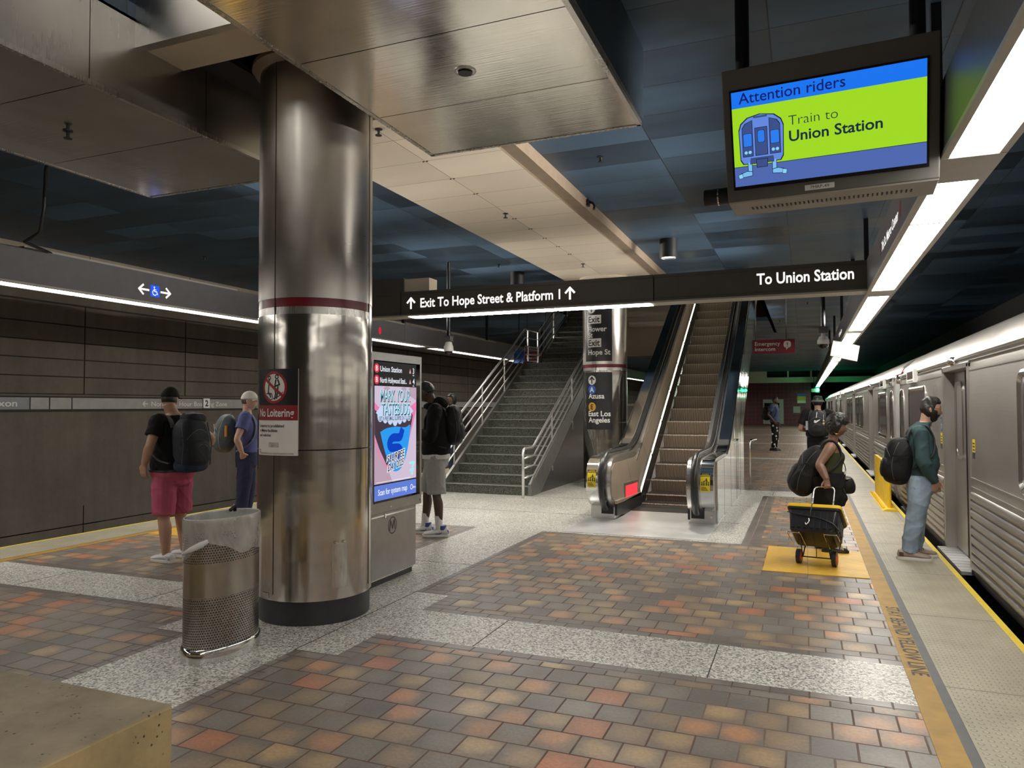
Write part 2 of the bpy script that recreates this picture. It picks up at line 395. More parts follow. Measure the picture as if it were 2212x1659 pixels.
def tactile(name, c, px, py, r=.32, ribs=False, ht=1.0):
    t = NT(name); x, y, z = t.xyz()
    fx = t.m('SUBTRACT', t.m('FRACT', t.m('DIVIDE', x, px)), .5); fy = t.m('SUBTRACT', t.m('FRACT', t.m('DIVIDE', y, py)), .5)
    d = t.m('ABSOLUTE', fy) if ribs else t.m('SQRT', t.m('ADD', t.m('MULTIPLY', fx, fx), t.m('MULTIPLY', fy, fy)))
    h = t.m('SUBTRACT', 1.0, t.sstep(d, r*.6, r)); col = t.mix(1.0, (*c, 1), t.ramp(t.noise(t.co(), 3, 5), [(.3, .8), (.7, 1.12)]), 'MULTIPLY')
    col = t.mix(t.m('MULTIPLY', t.m('SUBTRACT', 1.0, h), .3), col, tuple(v*.5 for v in c)+(1,))
    t.bump(h, .9, .006*ht); return t.fin(col, .5)
M['tactile'] = tactile('cream_tactile', (.37, .335, .25), .0508, .0508)
M['pad'] = tactile('yellow_tactile', (.74, .44, .045), .05, .055, .3, True)
M['black_rubber'] = P('black_rubber', (.018, .018, .019), .35)
M['black_plastic'] = P('black_plastic', (.014, .014, .016), .4, var=.15)
def glassy(name, c, rough=.06):
    t = NT(name); return t.fin(c, rough, 0.0, **{'Specular IOR Level': .7})
M['glass'] = glassy('dark_tinted_glass', (.13, .115, .115), .10)
M['glass_black'] = glassy('black_glass', (.006, .006, .008), .05)
M['maroon'] = None
t = NT('maroon_wall_tile'); x, y, z = t.xyz()
gx = t.m('ABSOLUTE', t.m('SUBTRACT', t.m('FRACT', t.m('DIVIDE', x, .3)), .5)); gz = t.m('ABSOLUTE', t.m('SUBTRACT', t.m('FRACT', t.m('DIVIDE', z, .3)), .5))
g = t.sstep(t.m('MAXIMUM', gx, gz), .46, .49); M['maroon'] = t.fin(t.mix(g, (.10, .014, .022, 1), (.16, .07, .07, 1)), .3)
M['red_band'] = P('maroon_band', (.16, .012, .022), .25)
M['red_sign'] = P('maroon_sign', (.20, .016, .035), .45)
M['riser'] = None
t = NT('escalator_step'); x, y, z = t.xyz()
gr = t.m('ABSOLUTE', t.m('SUBTRACT', t.m('FRACT', t.m('DIVIDE', x, .019)), .5)); k = t.sstep(gr, .15, .35)
M['riser'] = t.fin(t.mix(k, (.02, .016, .014, 1), (.42, .33, .26, 1)), .5, .35); t.bump(k, .5, .006)
M['bronze'] = P('bronze_steel', (.56, .47, .385), .38, .75, var=.08, vs=3)
M['esc'] = P('escalator_steel', (.60, .585, .56), .26, .95, var=.06, vs=3)
M['alu'] = steel('brushed_aluminium', (.66, .67, .68), .4, (.02, 1, 1), 1, met=.8)
M['comb'] = P('comb_plate', (.045, .042, .04), .5, .6)
M['skirt_light'] = EM('escalator_skirt_light', (1, .93, .70), 5.0)
M['red_light'] = EM('red_indicator', (1, .035, .05), 1.3)
M['green_light'] = EM('green_signal', (.05, 1, .45), 30)
M['rail'] = P('satin_rail', (.78, .78, .76), .28, .85)
M['stringer'] = P('stair_stringer', (.20, .20, .19), .35, .5, var=.15)
M['nosing'] = P('stair_nosing', (.33, .33, .30), .4, var=.1)
M['warn'] = P('caution_yellow', (.80, .62, .02), .45)
M['ink'] = P('black_ink', (.015, .015, .015), .6)
M['black_sign'] = P('black_sign_film', (.016, .018, .02), .35, var=.2)
M['blue_disc'] = P('blue_line_disc', (.03, .12, .55), .45)
M['gold_disc'] = P('gold_line_disc', (.55, .30, .03), .45)
def perf():
    t = NT('perforated_steel'); x, y, z = t.xyz()
    ang = t.m('ARCTAN2', t.m('DIVIDE', y, .30), t.m('DIVIDE', x, .19)); u = t.m('MULTIPLY', ang, .25)
    px, pz = .0175, .0152
    row = t.m('FLOOR', t.m('DIVIDE', z, pz)); fz = t.m('SUBTRACT', t.m('FRACT', t.m('DIVIDE', z, pz)), .5)
    fx = t.m('SUBTRACT', t.m('FRACT', t.m('ADD', t.m('DIVIDE', u, px), t.m('MULTIPLY', t.m('FLOORED_MODULO', row, 2.0), .5))), .5)
    d = t.m('SQRT', t.m('ADD', t.m('MULTIPLY', t.m('MULTIPLY', fx, fx), 1.2), t.m('MULTIPLY', fz, fz)))
    dot = t.m('SUBTRACT', 1.0, t.sstep(d, .27, .36))
    b1 = t.m('MULTIPLY', t.sstep(z, .085, .09), t.m('SUBTRACT', 1.0, t.sstep(z, .40, .405))); b2 = t.m('MULTIPLY', t.sstep(z, .61, .615), t.m('SUBTRACT', 1.0, t.sstep(z, .80, .805)))
    dot = t.m('MULTIPLY', dot, t.m('ADD', b1, b2))
    dirt = t.ramp(t.noise(t.scale(t.co(), (1, 1, .4)), 5, 5), [(.3, .6), (.7, 1.05)])
    c = t.mix(1.0, (.54, .51, .47, 1), dirt, 'MULTIPLY'); c = t.mix(dot, c, (.008, .008, .008, 1))
    return t.fin(c, t.m('ADD', .27, t.m('MULTIPLY', dot, .6)), t.m('SUBTRACT', 1.0, dot))
M['perf'] = perf()
def film():
    t = NT('clear_bin_liner'); tr = t.n('ShaderNodeBsdfTransparent'); mx = t.n('ShaderNodeMixShader')
    t.fin((.80, .80, .79), .35); w = t.noise(t.scale(t.co(), (2, 2, 1)), 3.5, 3)
    t.set(mx.inputs[0], t.ramp(w, [(.25, .2), (.8, .52)])); t.t.links.new(tr.outputs[0], mx.inputs[1]); t.t.links.new(t.bsdf.outputs[0], mx.inputs[2])
    t.t.links.new(mx.outputs[0], t.out.inputs['Surface']); t.bump(t.noise(t.scale(t.co(), (1, 1, .6)), 9, 3), .5, .01); return t.mat
M['film'] = film()
def E(key, c, k=1.0): M[key] = EM(key, c, SCREEN_E*k); return M[key]
E('scr_blue', (.012, .19, .93)); E('scr_green', (.38, .76, .02)); E('scr_slate', (.085, .15, .46)); E('scr_navy', (.004, .012, .16)); E('scr_dark', (.012, .028, .05))
E('scr_train', (.14, .27, .80)); E('scr_train2', (.05, .09, .27)); E('scr_pane', (.03, .22, .92)); E('scr_lamp', (.28, .72, .98)); E('scr_leg', (.22, .55, .95)); E('scr_ink', (.008, .012, .035))
E('ad_black', (.006, .006, .008)); E('ad_skin', (.80, .66, .84), .85); E('ad_skin2', (.62, .44, .56), .85); E('ad_lip', (.86, .22, .46)); E('ad_mouth', (.05, .03, .05)); E('ad_teeth', (.60, .72, .97)); E('ad_tongue', (.015, .34, .92)); E('ad_logo', (.006, .06, .55)); E('ad_cyan', (.42, .88, .98)); E('ad_white', (.9, .93, 1)); E('ad_bar', (.12, .22, .72)); E('ad_red', (.75, .03, .06)); E('ad_ink', (.02, .03, .06)); E('ad_pinkwarn', (.8, .45, .42))

# ================================================================== SETTING
PR, PL = 1.31, -8.41           # platform edges
XC = -3.55                     # platform centre line
Y0, Y1 = -7.0, 60.0
CZ = 4.23                      # ceiling
BANDS = [4.695+9.15*i for i in range(-1, 7)]
def floor_kind(x, y):
    for b in BANDS:
        if abs(y-b) < .315: return 1
        if abs(x-XC) < .77 and abs(y-b) < .785 and b < 30: return 1
    if y < 8.7 and abs(x-XC) < .45: return 1
    if 8.7 < y < 14.3 and (-6.4 < x < -.7): return 1
    if 13.48 < y < 14.3: return 1
    return 0
xs = sorted(set([-7.67, 0.53, -7.1, -6.4, -.7, XC-.77, XC+.77, XC-.45, XC+.45, -6.3, -.8, -6.2, -.5, 0.43, XC-.87, XC+.87, XC-.55, XC+.55]))
ys = {Y0, Y1, 8.7, 14.3, 13.48, 8.6, 13.38, 14.4}
for b in BANDS:
    ys |= {b-.315, b+.315, b-.785, b+.785, b-.415, b+.415, b-.885, b+.885}
ys = sorted(y for y in ys if Y0 <= y <= Y1)
mb = MB()
for i in range(len(xs)-1):
    for j in range(len(ys)-1):
        x, y = (xs[i]+xs[i+1])/2, (ys[j]+ys[j+1])/2; k = floor_kind(x, y)
        if k == 0:
            w = .11
            if y < 16 and any(floor_kind(x+a*w, y+b*w) for a in (-1, 0, 1) for b in (-1, 0, 1)): k = 2
            if 8.7 < y < 13.5 and -.7 < x < -.5: k = 2
        mb.add([(xs[i], ys[j], 0), (xs[i+1], ys[j], 0), (xs[i+1], ys[j+1], 0), (xs[i], ys[j+1], 0)], [(0, 1, 2, 3)], k)
# slab body under the finish
mb.box(PL, PR, Y0, Y1, -.32, -.004, 3)
mb.box(PL+.25, PR-.25, Y0, Y1, -1.15, -.32, 3)
struct(mb.build('floor', [M['tile'], M['granite'], M['border'], M['edge_beam']], recalc=False))
n_trim = [0]
def trim(mb, mats, **kw):
    n_trim[0] += 1; return struct(mb.build('trim_%d' % n_trim[0], mats, **kw))
g = MB()   # joints between the granite slabs
for b in BANDS[1:3]:
    for k in range(-3, 4):
        if k: g.box(XC+k*1.5-.003, XC+k*1.5+.003, b-.31, b+.31, 0, .0012)
g.box(XC+.447, XC+.453, 3.9, 5.5, 0, .0012); g.box(XC-.453, XC-.447, 3.9, 5.5, 0, .0012)
for y in (6.6, 10.2, 12.0): g.box(-4.0 if y < 8 else -6.3, -3.1 if y < 8 else -.75, y-.003, y+.003, 0, .0012)
trim(g, M['wall_groove'])
E2 = 1.5
def strip_thing(name, label, cat, x0, x1, m, z=.004, seams=None, grp=None):
    o = MB().box(x0, x1, Y0, Y1, 0, z).build(name, m); tag(o, label, cat, grp); return o
yl = thing('yellow_line', 'wide ochre yellow safety line with black wording, beside the train', 'line marking')
MB().box(.53, .655, Y0, Y1, 0, .003).build('paint_stripe', M['yellow'], yl)
tx = MB(); text(tx, 'STAY BEHIND YELLOW LINE', .088, plane_map((.562, 6.42, .0042), (0, -1, 0), (1, 0, 0)), w=1.56, bold=.012)
tx.build('lettering', M['ink'], yl)
strip_thing('yellow_line', 'yellow safety line on the left edge, behind the person in pink shorts', 'line marking', -7.755, -7.63, M['yellow'], .003)
strip_thing('slate_strip', 'narrow dark grey strip between ochre line and bumpy edging by train', 'floor strip', .655, .705, M['slate'], .003)
tp = thing('tactile_strip', 'cream bumpy warning strip along the platform edge beside the train', 'tactile paving')
MB().box(.705, 1.262, Y0, Y1, 0, .006).build('dome_tiles', M['tactile'], tp)
MB().box(1.262, PR, Y0, Y1, -.01, .007).build('edge_line', M['yellow_edge'], tp)
s_ = MB()
for k in range(-6, 32): s_.box(.705, 1.262, 4.72+1.53*k-.003, 4.72+1.53*k+.003, .004, .0067)
s_.build('joint', M['slate'], tp)
tp = thing('tactile_strip', 'cream bumpy warning strip along the far left platform edge', 'tactile paving')
MB().box(PL+.048, -7.755, Y0, Y1, 0, .006).build('dome_tiles', M['tactile'], tp)
MB().box(PL, PL+.048, Y0, Y1, -.01, .007).build('edge_line', M['yellow_edge'], tp)
for (x0, x1, y0, y1, lb) in ((-.4, .525, 7.38, 8.68, 'yellow ribbed tactile mat under the wheeled cart'), (-7.62, -6.7, 6.75, 8.0, 'yellow ribbed tactile mat behind the legs of the person in pink shorts')):
    o = thing('tactile_mat', lb, 'tactile paving')
    MB().box(x0, x1, y0, y1, 0, .007).build('rib_panel', M['pad'], o)
    MB().box(x0+.4, x0+.405, y0, y1, .005, .0075).build('joint', M['yellow'], o)

# track beds, walls
struct(MB().box(PR-.2, 5.0, Y0, Y1+4, -1.35, -1.15).box(-12.2, PL+.2, Y0, Y1+4, -1.35, -1.15).build('floor.001', M['void']))
wl = MB(); XW = -11.75
wl.box(XW-.25, XW-.03, Y0, Y1+4, -1.2, CZ, 1)
lv = [-1.15, -.46, -.15, 1.50]
bays = [9.03+2.24*k for k in range(-8, 25)]
def panel(y0, y1, z0, z1, dx=0): wl.box(XW-.05, XW+dx, y0+.012, y1-.012, z0, z1, 0)
for y0, y1 in zip(bays[:-1], bays[1:]):
    y0, y1 = max(y0, Y0), min(y1, Y1+4)
    for z0, z1 in ((-1.15, -.475), (-.455, -.14)): panel(y0, y1, z0, z1, .03)
    zz = [1.80, 2.10, 2.40, 2.695, 2.99, 3.34]
    for a, b in zip(zz[:-1], zz[1:]): panel(y0, y1, a+.010, b-.010)
wl.box(XW-.05, XW+.01, Y0, Y1+4, -.14, 1.50, 0); wl.box(XW-.05, XW+.02, Y0, Y1+4, 1.765, 1.795, 0)
wl.box(XW-.05, XW, Y0, Y1+4, 3.36, 3.9, 0)
struct(wl.build('wall_left', [M['wall'], M['wall_groove']]))
eb = MB()
for y0, y1 in zip(bays[:-1], bays[1:]): eb.box(XW-.02, XW+.10, max(y0, Y0)+.006, min(y1, Y1+4)-.006, 3.93, CZ)
trim(eb, M['edge_beam'])
trim(MB().box(XW, XW+.14, Y0, Y1+4, 3.86, 3.93), M['wall_groove'])
struct(MB().box(4.85, 5.1, Y0, Y1+4, -1.2, CZ).build('wall_right', M['void']))
trim(MB().tube([(4.8, Y0, 3.25), (4.8, Y1, 3.25)], .03, 8), M['trough'])
struct(MB().box(-12.2, 5.1, Y0-.3, Y0, -1.3, CZ+1.5).build('wall_front', M['wall']))
# ceiling with an opening over the stair and escalator
HX0, HX1, HY0, HY1 = -6.35, -1.02, 15.2, 24.0
ce = MB(); cxs = [-12.2, -6.1, -4.24, -2.85, -1.0, HX0, HX1, 5.1]; cxs = sorted(cxs); cys = [Y0, 3.65, HY0, HY1, Y1+4]
for i in range(len(cxs)-1):
    for j in range(len(cys)-1):
        x, y = (cxs[i]+cxs[i+1])/2, (cys[j]+cys[j+1])/2
        if HX0 < x < HX1 and HY0 < y < HY1: continue
        if -4.24 < x < -2.85 and y < 3.65: continue
        ce.box(cxs[i], cxs[i+1], cys[j], cys[j+1], CZ, CZ+.12)
ce.box(-4.4, -2.7, Y0, 3.8, 5.6, 5.7)
struct(ce.build('ceiling', M['ceil']))
hw = MB()
hw.box(HX0-.1, HX0, HY0, HY1+4, CZ, 7.6); hw.box(HX1, HX1+.1, HY0, HY1+4, CZ, 7.6); hw.box(HX0-.1, HX1+.1, HY0-.1, HY0, CZ, 7.6); hw.box(HX0-.1, HX1+.1, HY1+4, HY1+4.1, 4.3, 7.6)
struct(hw.build('wall_back', M['edge_beam']))
struct(MB().box(HX0-.1, HX1+.1, HY0-.1, HY1+4, 7.6, 7.7).build('ceiling.001', M['ceil']))
trim(MB().box(-4.45, -2.82, 19.0, 19.3, 2.9, 4.4).box(-4.45, -2.82, 19.3, 24, 3.25, 3.4).box(-4.2, -3.1, 18.55, 19.0, 3.62, 3.74), M['edge_beam'])
# end wall: maroon tile, cream band, dark vent openings
ew = MB(); ew.box(-9, .42, Y1, Y1+.2, 0, 3.33, 0); ew.box(-9, 5.1, Y1-.05, Y1+.2, 3.33, 3.75, 1); ew.box(-9, -2.75, Y1-.05, Y1+.2, 3.75, CZ, 1); ew.box(-2.75, 5.1, Y1+.4, Y1+.6, 3.7, CZ, 2)
for x in (-1.2, .45): ew.box(x-.06, x+.06, Y1, Y1+.1, 3.75, CZ, 1)
ew.box(-12.2, 5.1, Y1+4, Y1+4.3, -1.3, CZ, 2)
struct(ew.build('wall_back.001', [M['maroon'], M['cream_plain'], M['void']]))
# cream soffit beam over the columns
so = MB(); so.box(-4.4, -2.7, 5.35, 14.55, 4.07, CZ, 0)
so.box(-2.7, -2.55, 5.35, 14.55, 4.09, CZ, 1)
so.box(-4.24, -2.85, 3.67, 4.02, 4.07, 4.25, 2); so.box(-4.24, -2.85, 3.60, 3.67, 4.05, 5.6, 3)
trim(so, [M['cream'], M['soffit_edge'], M['cream_plain'], M['steel_box_side']])
vo = MB(); vo.box(-4.3, -2.8, 4.02, 5.35, CZ, CZ+.5); vo.box(-4.24, -3.95, 4.02, 5.35, 4.16, 4.2); vo.tube([(-3.3, 4.0, 4.21), (-3.0, 5.3, 4.21)], .03, 8); vo.tube([(-4.0, 4.5, 4.2), (-3.0, 4.5, 4.2)], .03, 8)
trim(vo, M['void'])

# stainless soffit boxes either side of the first column
def soffit_box(label, x0, x1, inner):
    t = thing('soffit_box', label, 'ceiling box', ((x0+x1)/2, 5.3, 3.66))
    def L(mb): mb.v = [(a-(x0+x1)/2, b-5.3, c-3.66) for a, b, c in mb.v]; return mb
    seams = [-2.6, -1.6, -.6, .3, 1.2, 2.15, 3.05, 3.56, 4.45, 5.3] if inner > 0 else [-2.6, -1.6, -.6, .4, 1.35, 2.3, 3.26, 4.24, 5.3]
    seams = [-2.6, -1.6, -.6, .4, 1.5, 2.55, 3.56, 4.45, 5.3] if x0 > -4 else seams
    for a, b in zip(seams[:-1], seams[1:]):
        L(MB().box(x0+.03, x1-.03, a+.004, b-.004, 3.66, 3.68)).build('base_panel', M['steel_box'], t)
    xi = x1 if x0 < -4 else x0; s = -1 if x0 < -4 else 1
    for a, b in zip(seams[:-1], seams[1:]):
        zt = 5.5 if b < 3.6 else 4.25
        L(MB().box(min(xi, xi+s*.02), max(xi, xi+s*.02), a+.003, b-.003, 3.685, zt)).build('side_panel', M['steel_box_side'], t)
    xo = x0 if x0 < -4 else x1; s2 = -s
    L(MB().box(min(xo, xo+s2*-.02), max(xo, xo-s2*.02), -2.6, 5.3, 3.69, CZ)).build('upstand', M['blue_dark'], t)
    L(MB().box(x0, x1, 5.28, 5.3, 3.69, CZ)).build('end_panel', M['steel_box_side'], t)
    rim = MB(); rim.box(x0-.004, x0+.028, -2.6, 5.302, 3.655, 3.69); rim.box(x1-.028, x1+.004, -2.6, 5.302, 3.655, 3.69); rim.box(x0, x1, 5.275, 5.305, 3.655, 3.69)
    L(rim).build('rim', M['steel'], t)
    return t
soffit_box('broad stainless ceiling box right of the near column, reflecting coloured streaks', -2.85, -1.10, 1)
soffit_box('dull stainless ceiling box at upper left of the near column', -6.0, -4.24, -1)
cv = thing('recess_fill_light', 'added fill lamp, out of view up inside the recess between the stainless boxes', 'ceiling light', (XC, 1.2, 5.45))  # lamp added out of view to brighten the recess and floor below
MB().box(-.16, .16, -2.2, 2.2, 0, .12).build('housing', M['trough_rim'], cv); MB().box(-.11, .11, -2.1, 2.1, -.012, 0).build('diffuser', EM('recess_fill_glow', (1, .95, .87), 13), cv)
rt = thing('recessed_fitting', 'small round recessed fitting in the right stainless ceiling box', 'ceiling fitting', (-1.93, 4.02, 3.655))
MB().lathe([(.045, 0), (.062, -.004), (.07, .002), (.07, .01)], n=28, cap=False).build('trim_ring', M['steel'], rt, 60); MB().cyl((0, 0, -.012), (0, 0, .01), .043).build('socket', M['black_plastic'], rt, 60)

# ------------------------------------------------------------------ light troughs along both tracks
def trough(label, x0, x1, face):
    t = thing('light_trough', label, 'light fixture', (x0, 5, 2.91))
    def L(mb): mb.v = [(a-x0, b-5, c-2.91) for a, b, c in mb.v]; return mb
    w = x1-x0
    L(MB().box(x0, x1, Y0+.5, 58, 2.925, 3.30)).build('housing', M['trough'], t)
    rim = MB(); rim.box(x0-.004, x0+.034, Y0+.5, 58, 2.905, 2.93); rim.box(x1-.034, x1+.004, Y0+.5, 58, 2.905, 2.93)
    k = -2
    y = 4.95-4.9*2; boxes = []
    while y < 57.5:
        yy = y
        for ll in (1.11, 1.11, 2.22):
            if yy+ll < 57.8:
                L(MB().box(x0+.034, x1-.034, yy, yy+ll-.025, 2.912, 2.93)).build('diffuser', M['lens'], t)
            rim.box(x0+.03, x1-.03, yy+ll-.025, yy+ll, 2.907, 2.93); yy += ll
        rim.box(x0, x1, yy-.02, y+4.9, 2.903, 2.93); boxes.append(yy); y += 4.9
    L(rim).build('frame', M['trough_rim'], t)
    for yb in ([5.44, 11.4, 14.5, 18.9, 23.5, 28] if face < 0 else [13.54, 17.95, 22.4]):
        L(MB().box((x0+x1)/2-.045, (x0+x1)/2+.015, yb-.03, yb+.03, 3.3, CZ)).build('hanger', M['pipe_dark'], t)
    # added lamps brightening the soffit, sitting on the housing, aimed low across the platform
    for yb in (-3.5, 1.0, 6.9, 11.8, 16.7, 21.6):
        xs_ = x0+.10 if face < 0 else x1-.10
        fx_ = L(MB().box(xs_-.05, xs_+.05, yb-1.6, yb+1.6, 3.30, 3.335)).build('fill_lamp_base', M['trough_rim'], t)
        la = bpy.data.lights.new('soffit_fill', 'AREA'); la.shape = 'RECTANGLE'; la.size = 3.2; la.size_y = .08; la.energy = FILL_W; la.color = (1, .94, .86); la.spread = math.radians(48)
        lo = bpy.data.objects.new('fill_lamp', la); COL.objects.link(lo); lo.parent = t
        dr = Vector((face*math.cos(.17), 0, math.sin(.17))); zx = -dr; xx = Vector((0, 1, 0)); yy_ = zx.cross(xx)
        lo.matrix_local = Matrix(((xx.x, yy_.x, zx.x, xs_-x0), (xx.y, yy_.y, zx.y, yb-5), (xx.z, yy_.z, zx.z, .47), (0, 0, 0, 1)))
    return t, L
tR, LR = trough('long lit fluorescent trough hanging over the right platform edge above the train side', .70, 1.0, -1)
tL, LL = trough('long lit fluorescent trough over the left platform edge before the concrete wall', -8.1, -7.8, 1)
w_ = MB(); pm = plane_map((.6985, 7.72, 3.045), (0, -1, 0), (0, 0, 1)); text(w_, '7th St. Metro Center', .085, pm, w=1.32); LR(w_).build('lettering', M['white'], tR); w_ = MB(); text(w_, '7th St. Metro Center', .085, plane_map((.6985, 17.2, 3.045), (0, -1, 0), (0, 0, 1)), w=1.32)
LR(w_).build('lettering', M['white'], tR)
for u in (1.46, -.12): w_ = MB(); disc(w_, (u, .045), .05, pm, 20, ry=.07); LR(w_).build('marker_dot', M['red_sign'], tR)
w_ = MB(); pm = plane_map((-7.7985, 6.97, 3.08), (0, 1, 0), (0, 0, 1))
arrow(w_, (-.17, 0), .15, pm, 180, .026); LL(w_).build('arrow', M['white'], tL); w_ = MB(); arrow(w_, (.17, 0), .15, pm, 0, .026); LL(w_).build('arrow', M['white'], tL)
w_ = MB(); shape(w_, rrect_pts(-.07, .07, -.075, .075, .012), pm, 0); p2 = lift(pm, (.0015, 0, 0))
disc(w_, (-.012, .048), .011, p2, 12, 1); stroke(w_, [(-.012, .03), (-.008, -.005), (.025, -.005), (.04, -.04)], .012, p2, 1); stroke(w_, [(-.012, .018), (.018, .018)], .009, p2, 1)
stroke(w_, [(-.022, .012), (-.038, -.015), (-.03, -.045), (0, -.056), (.022, -.04)], .01, p2, 1)
LL(w_).build('wheelchair_symbol', [EM('lit_blue', (.01, .09, .8), 1.0), M['white']], tL)
w_ = MB(); disc(w_, (5.38, .0), .05, pm, 22, ry=.075); LL(w_).build('marker_dot', EM('lit_red', (.75, .01, .05), .8), tL)
for y in (13.3, 17.6, 22): LL(MB().box(-7.8, -7.795, y, y+.35, 2.95, 3.27)).build('access_panel', M['trough'], tL)
# dangling diffuser
dd = MB(); A = Matrix.Rotation(math.radians(-62), 4, 'X') @ Matrix.Rotation(math.radians(14), 4, 'Y')
o = thing('loose_diffuser', 'pale ribbed diffuser panel dangling askew from the right light trough', 'light diffuser', (.72, 15.3, 2.62)); o.rotation_euler = (math.radians(68), math.radians(14), math.radians(8))
pts = [(-.235+.47*i/40, .004*math.sin(i*1.6)) for i in range(41)]
MB().prism(pts+[(x, y-.006) for x, y in pts[::-1]], 'y', -.16, .16).build('lens_panel', P('loose_lens', (.72, .70, .60), .4, **{'Emission Color': (1, .96, .8, 1), 'Emission Strength': .12}), o, 60)
MB().box(-.24, .24, -.17, -.16, -.012, .012).box(-.24, .24, .16, .17, -.012, .012).box(-.245, -.235, -.17, .17, -.012, .012).box(.235, .245, -.17, .17, -.012, .012).build('edge_frame', M['trough_rim'], o)
MB().tube([(.1, .16, 0), (.14, .30, .02)], .004, 6).build('hanging_cord', M['pipe_dark'], o)

# ------------------------------------------------------------------ the exit sign beam across the platform
sb = thing('sign_beam', 'dark overhead beam with lit white exit wording spanning the platform', 'sign', (XC, 9.65, 2.93))
def L(mb): mb.v = [(a-XC, b-9.65, c-2.93) for a, b, c in mb.v]; return mb
L(MB().box(-5.63, -1.83, 9.5, 9.8, 2.95, 3.30)).build('left_case', M['sign'], sb)
L(MB().box(-1.815, .70, 9.5, 9.8, 2.95, 3.30)).build('right_case', M['sign'], sb)
L(MB().box(-7.8, -5.645, 9.5, 9.8, 2.95, 3.30).box(-7.8, -5.60, 9.52, 9.78, 3.3, 3.52)).build('end_case', M['sign'], sb)
L(MB().box(-7.8, .70, 9.495, 9.805, 2.93, 2.952)).build('rim', M['trough_rim'], sb)
L(MB().box(-5.60, -5.18, 9.55, 9.8, 3.3, 3.50)).build('junction_box', M['cream_plain'], sb)
g = MB()
for z in (2.985, 3.255): g.box(-7.8, .7, 9.498, 9.5, z, z+.003)
L(g).build('score_line', M['pipe_dark'], sb)
for a, b in ((-5.52, -4.62), (-4.58, -3.25), (-3.21, -1.88)):
    L(MB().box(a, b, 9.53, 9.77, 2.924, 2.932)).build('diffuser', M['lens_sign'], sb)
w_ = MB(); pm = plane_map((0, 9.4985, 3.055), (1, 0, 0), (0, 0, 1))
text(w_, 'Exit To Hope Street & Platform 1', .132, lift(pm, (-5.30, 0, 0)), w=2.19, bold=.022); L(w_).build('lettering', M['white'], sb)
w_ = MB(); text(w_, 'To Union Station', .132, lift(pm, (-.54, 0, .03)), w=1.1, bold=.022); L(w_).build('lettering', M['white'], sb)
for x in (-5.46, -2.97): w_ = MB(); arrow(w_, (x, .068), .155, pm, 90, .03); L(w_).build('arrow', M['white'], sb)

# ------------------------------------------------------------------ wall name band
wb = thing('wall_sign_band', 'long pale metal sign band on the left concrete wall with boarding wording', 'sign', (XW, 8, 1.64))
def L(mb): mb.v = [(a-XW, b-8, c-1.64) for a, b, c in mb.v]; return mb
M['band'] = P('band_metal', (.30, .29, .275), .4, .3, var=.12); M['band2'] = P('band_grey', (.21, .22, .24), .45, var=.1)
b_ = MB()
for a, b, k in ((Y0, 7.0, 1), (7.0, 8.05, 1), (8.06, 8.38, 0), (8.39, 8.78, 0), (8.79, 10.9, 0), (10.91, 13.3, 0), (13.31, 16, 0), (16, 24, 0), (24, 60, 0)): b_.box(XW, XW+.035, a, b-.012, 1.545, 1.74, k)
L(b_).build('band_panel', [M['band'], M['band2']], wb)
L(MB().box(XW, XW+.012, Y0, Y1, 1.50, 1.545).box(XW, XW+.012, Y0, Y1, 1.74, 1.765)).build('shadow_gap', M['wall_groove'], wb)
w_ = MB(); pm = plane_map((XW+.0365, 0, 1.595), (0, 1, 0), (0, 0, 1))
text(w_, 'xon', .10, lift(pm, (0, 7.54, 0)), w=.30, bold=.015)
text(w_, 'Non Rush Hour Boarding Zone', .088, lift(pm, (0, 10.42, 0)), w=1.98, bold=.012); arrow(w_, (10.28, .045), .11, pm, 180, .02)
L(w_).build('lettering', M['grey_paint'], wb)
w_ = MB(); w_.box(XW, XW+.037, 10.66, 10.672, 1.545, 1.74); w_.box(XW, XW+.037, 12.95, 12.96, 1.545, 1.74); L(w_).build('red_divider', M['red_sign'], wb)
tw = thing('number_plate', 'small white plate with a black 2 on the left wall band', 'sign', (XW+.05, 11.79, 1.655))
MB().box(0, .015, -.085, .085, -.10, .10).build('plate', M['white_paint'], tw)
w_ = MB(); text(w_, '2', .12, plane_map((.0165, 0, -.06), (0, 1, 0), (0, 0, 1)), align='c', bold=.03); w_.build('lettering', M['ink'], tw)

# ================================================================== COLUMNS
def column(label, x, y, r, top, near):
    c = thing('column', label, 'column', (x, y, 0))
    def arc_tube(r0, z0, z1, name, m, n=72): return MB().lathe([(r0, z0), (r0, z1)], n=n).build(name, m, c, 40)
    arc_tube(r-.012, 0, .175, 'plinth', M['plinth'])
    arc_tube(r, .175, 1.26, 'lower_shell', M['steel_col_lo']); arc_tube(r, 1.268, 2.255, 'lower_shell', M['steel_col_lo'])
    b = MB().lathe([(r-.004, 2.255), (r-.004, 2.31)], n=72); b.build('reveal_band', M['steel'], c, 40)
    arc_tube(r-.003, 2.31, 2.375, 'red_band', M['red_band'])
    arc_tube(r, 2.375, top-.04, 'upper_shell', M['steel_col_up'])
    MB().lathe([(r, top-.07), (r+.06, top-.03), (r+.06, top), (r-.02, top)], n=72).build('collar', M['soffit_edge'] if near else M['cream_plain'], c, 40)
    MB().lathe([(r-.03, top), (r-.03, CZ+.4)], n=40).build('core', M['void'], c, 40)
    sm = MB()
    for a in ((-96, 14) if near else (-100, 20)):
        ca, sa = math.cos(math.radians(a)), math.sin(math.radians(a))
        sm.obox((r*ca, r*sa, top/2+.1), (ca, sa, 0), (-sa, ca, 0), (0, 0, 1), .0022, .0028, top/2-.12)
    sm.build('seam', M['wall_groove'], c)
    return c
